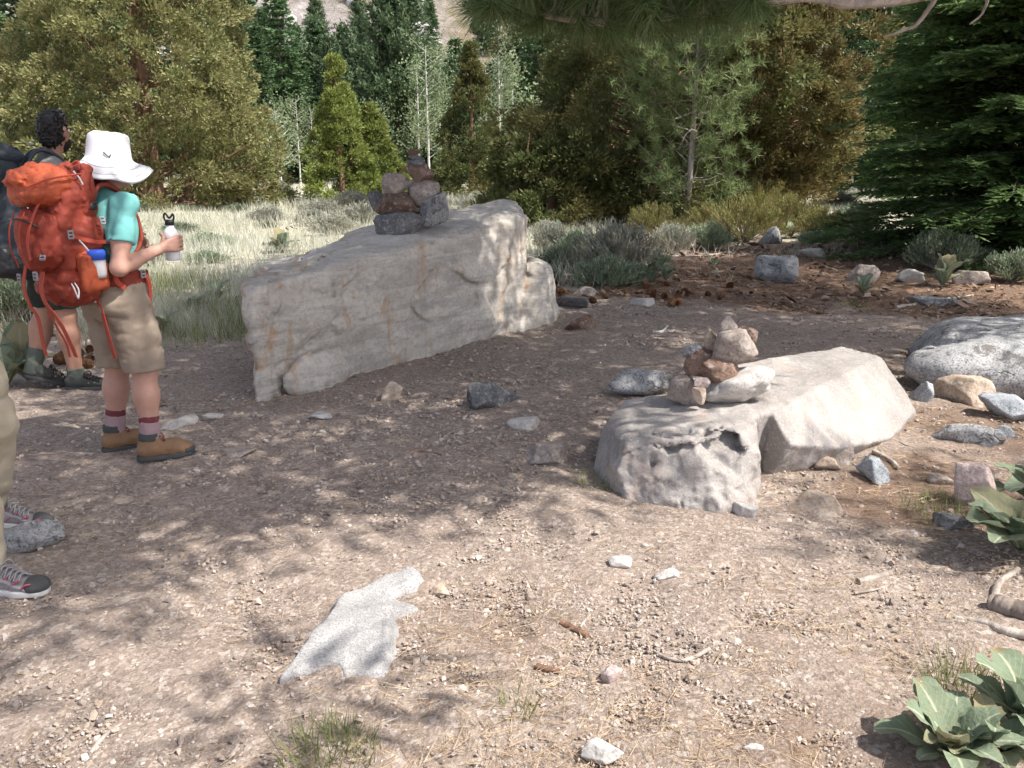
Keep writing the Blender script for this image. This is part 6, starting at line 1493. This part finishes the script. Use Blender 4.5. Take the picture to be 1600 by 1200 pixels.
# ---- the third person, mostly outside the left edge
aR, aL = rotz(-R(8)).T @ (on(10, 922) - on(-40, 880)), rotz(-R(8)).T @ (on(-10, 822) - on(-40, 880))
P3 = on(-40, 880); F3 = R(-8)
t = empty('person', P3, F3, 'person in beige trousers and grey pink shoes stepping in at the lower left edge', 'person')
aR = A3(aR[0] - .06, aR[1], .10); aL = A3(aL[0] + .0, aL[1], .125)
hx = .01
J = dict(pelvis=A3(hx, .05, .93), waist=A3(hx, .05, 1.07), chest=A3(hx + .01, .05, 1.25), neck=A3(hx + .02, .05, 1.44), sh=[A3(hx, -.125, 1.38), A3(hx, .225, 1.38)], head=A3(hx + .06, .05, 1.60))
hR, hL = A3(hx, -.04, .89), A3(hx, .14, .89); kR = (hR + aR) / 2 + A3(.05, 0, .0); kL = (hL + aL) / 2 + A3(.06, 0, 0)
f = Field((hx - .3, -.45, -.02), (max(aR[0], aL[0]) + .25, .55, 1.76), .009)
torso(f, J, 1.03, -.012); f.cone(J['neck'] - A3(0, 0, .05), .057, J['head'] - A3(.02, 0, .07), .052, .03); T = head_parts(f, J['head'], 0, .96)
for h, k, a in ((hR, kR, aR), (hL, kL, aL)): leg(f, h, k, a + A3(0, 0, -.02), .95)
for q in (0, 1):
    s_ = J['sh'][q]; e = s_ + A3(-.12, -.03 if q == 0 else .03, -.25); w = e + A3(-.02, 0, -.24); f.chain([s_, e, w], [.05, .04, .027], .03); relaxed_hand(f, w, A3(.3, 0, -1), A3(.9, .2 if q == 0 else -.2, .2))
link_mesh('body', [f.mesh(1)], M['skin'], t)
f = Field(J['head'] - .16, J['head'] + .16, .006); f.ell(T(-.03, 0, .03), (.095, .085, .10), .02); f.noise(.008, 30, 2, 4, ridged=True); link_mesh('hair', [f.mesh(1)], M['hair_brown'], t)
f = Field((hx - .3, -.4, .9), (hx + .3, .5, 1.5), .009); torso(f, J, 1.03, .01)
for q in (0, 1): f.cone(J['sh'][q], .065, J['sh'][q] + A3(-.02, -.03 if q == 0 else .03, -.17), .065, .04)
f.cut((0, 0, -1), -.95); cloth('shirt', t, f, 'grey_cloth', (.006, 9), 7)
f = Field((hx - .25, -.4, .03), (max(aR[0], aL[0]) + .2, .45, 1.05), .007); f.ell(J['pelvis'], A3(.135, .175, .14), .05)
for h, k, a in ((hR, kR, aR), (hL, kL, aL)): f.chain([h, h * .5 + k * .5, k, k * .5 + a * .5, a + A3(-.01, 0, -.02)], [.110, .100, .088, .084, .080], .03)
f.cut((0, 0, -1), -.075); cloth('trousers', t, f, 'trouser', (.011, 4.5), 8, 1, (1, 1, 2.0))
footwear(t, aR, A3(1, -.02, 0), 0, 'grey', 1.0); footwear(t, aL, A3(1, .3, 0), R(10), 'grey', 1.0)
# ---------------------------------------------------------------- haze in the valley air
HAZE = 0
if HAZE:
    hm, hnt, hout = new_mat('valley_haze'); pv = N_(hnt, 'ShaderNodeVolumePrincipled'); pv.inputs['Color'].default_value = (.88, .92, 1, 1); pv.inputs['Density'].default_value = HAZE; pv.inputs['Anisotropy'].default_value = .2
    hnt.links.new(pv.outputs[0], hout.inputs['Volume'])
    c8 = np.array([[x, y, z] for x in (-210, 215) for y in (-130, 275) for z in (-6, 190)], float)
    fq = np.array([[0, 1, 3, 2], [4, 6, 7, 5], [0, 4, 5, 1], [2, 3, 7, 6], [0, 2, 6, 4], [1, 5, 7, 3]])
    tag(link_mesh('haze', [(c8, fq)], hm, smooth=False), 'thin pale haze in the air of the valley', 'haze', kind='stuff')
# ---------------------------------------------------------------- camera, light, sky
cam = bpy.data.cameras.new('camera'); co_ = bpy.data.objects.new('camera', cam); COL.objects.link(co_)
cam.sensor_width = 36; cam.lens = 36 * F / 1600; cam.clip_start = .05; cam.clip_end = 2000
co_.location = (0, 0, CAMH); co_.rotation_euler = (pi / 2 - PITCH, 0, 0); scene.camera = co_
sun = bpy.data.lights.new('sun', 'SUN'); sun.energy = 3.25; sun.angle = R(.53); sun.color = (1, .96, .90)
so = bpy.data.objects.new('sun', sun); COL.objects.link(so)
from mathutils import Vector
so.rotation_euler = Vector(SUN).to_track_quat('Z', 'Y').to_euler(); so.location = (20, -10, 30)
w = bpy.data.worlds.new('World'); scene.world = w; w.use_nodes = True
nt = w.node_tree; bg = nt.nodes['Background']; sky = nt.nodes.new('ShaderNodeTexSky'); sky.sky_type = 'NISHITA'; sky.sun_disc = False
sky.sun_elevation = SUN_EL; sky.sun_rotation = pi / 2 - SUN_AZ; sky.air_density = .6; sky.dust_density = 8.0; sky.ozone_density = .2; sky.altitude = 1800
hs = nt.nodes.new('ShaderNodeHueSaturation'); hs.inputs['Saturation'].default_value = .6; nt.links.new(sky.outputs[0], hs.inputs['Color']); nt.links.new(hs.outputs[0], bg.inputs[0]); bg.inputs[1].default_value = .15
vs = scene.view_settings; scene.display_settings.display_device = 'sRGB'; vs.view_transform = 'Standard'; vs.look = 'None'; vs.exposure = 1.22; vs.gamma = 1
cy = scene.cycles; cy.max_bounces = 4; cy.diffuse_bounces = 2; cy.glossy_bounces = 2; cy.transmission_bounces = 4; cy.transparent_max_bounces = 4; cy.caustics_reflective = False; cy.caustics_refractive = False
cy.use_adaptive_sampling = True; cy.adaptive_threshold = .03; cy.use_denoising = True; cy.sample_clamp_indirect = 6
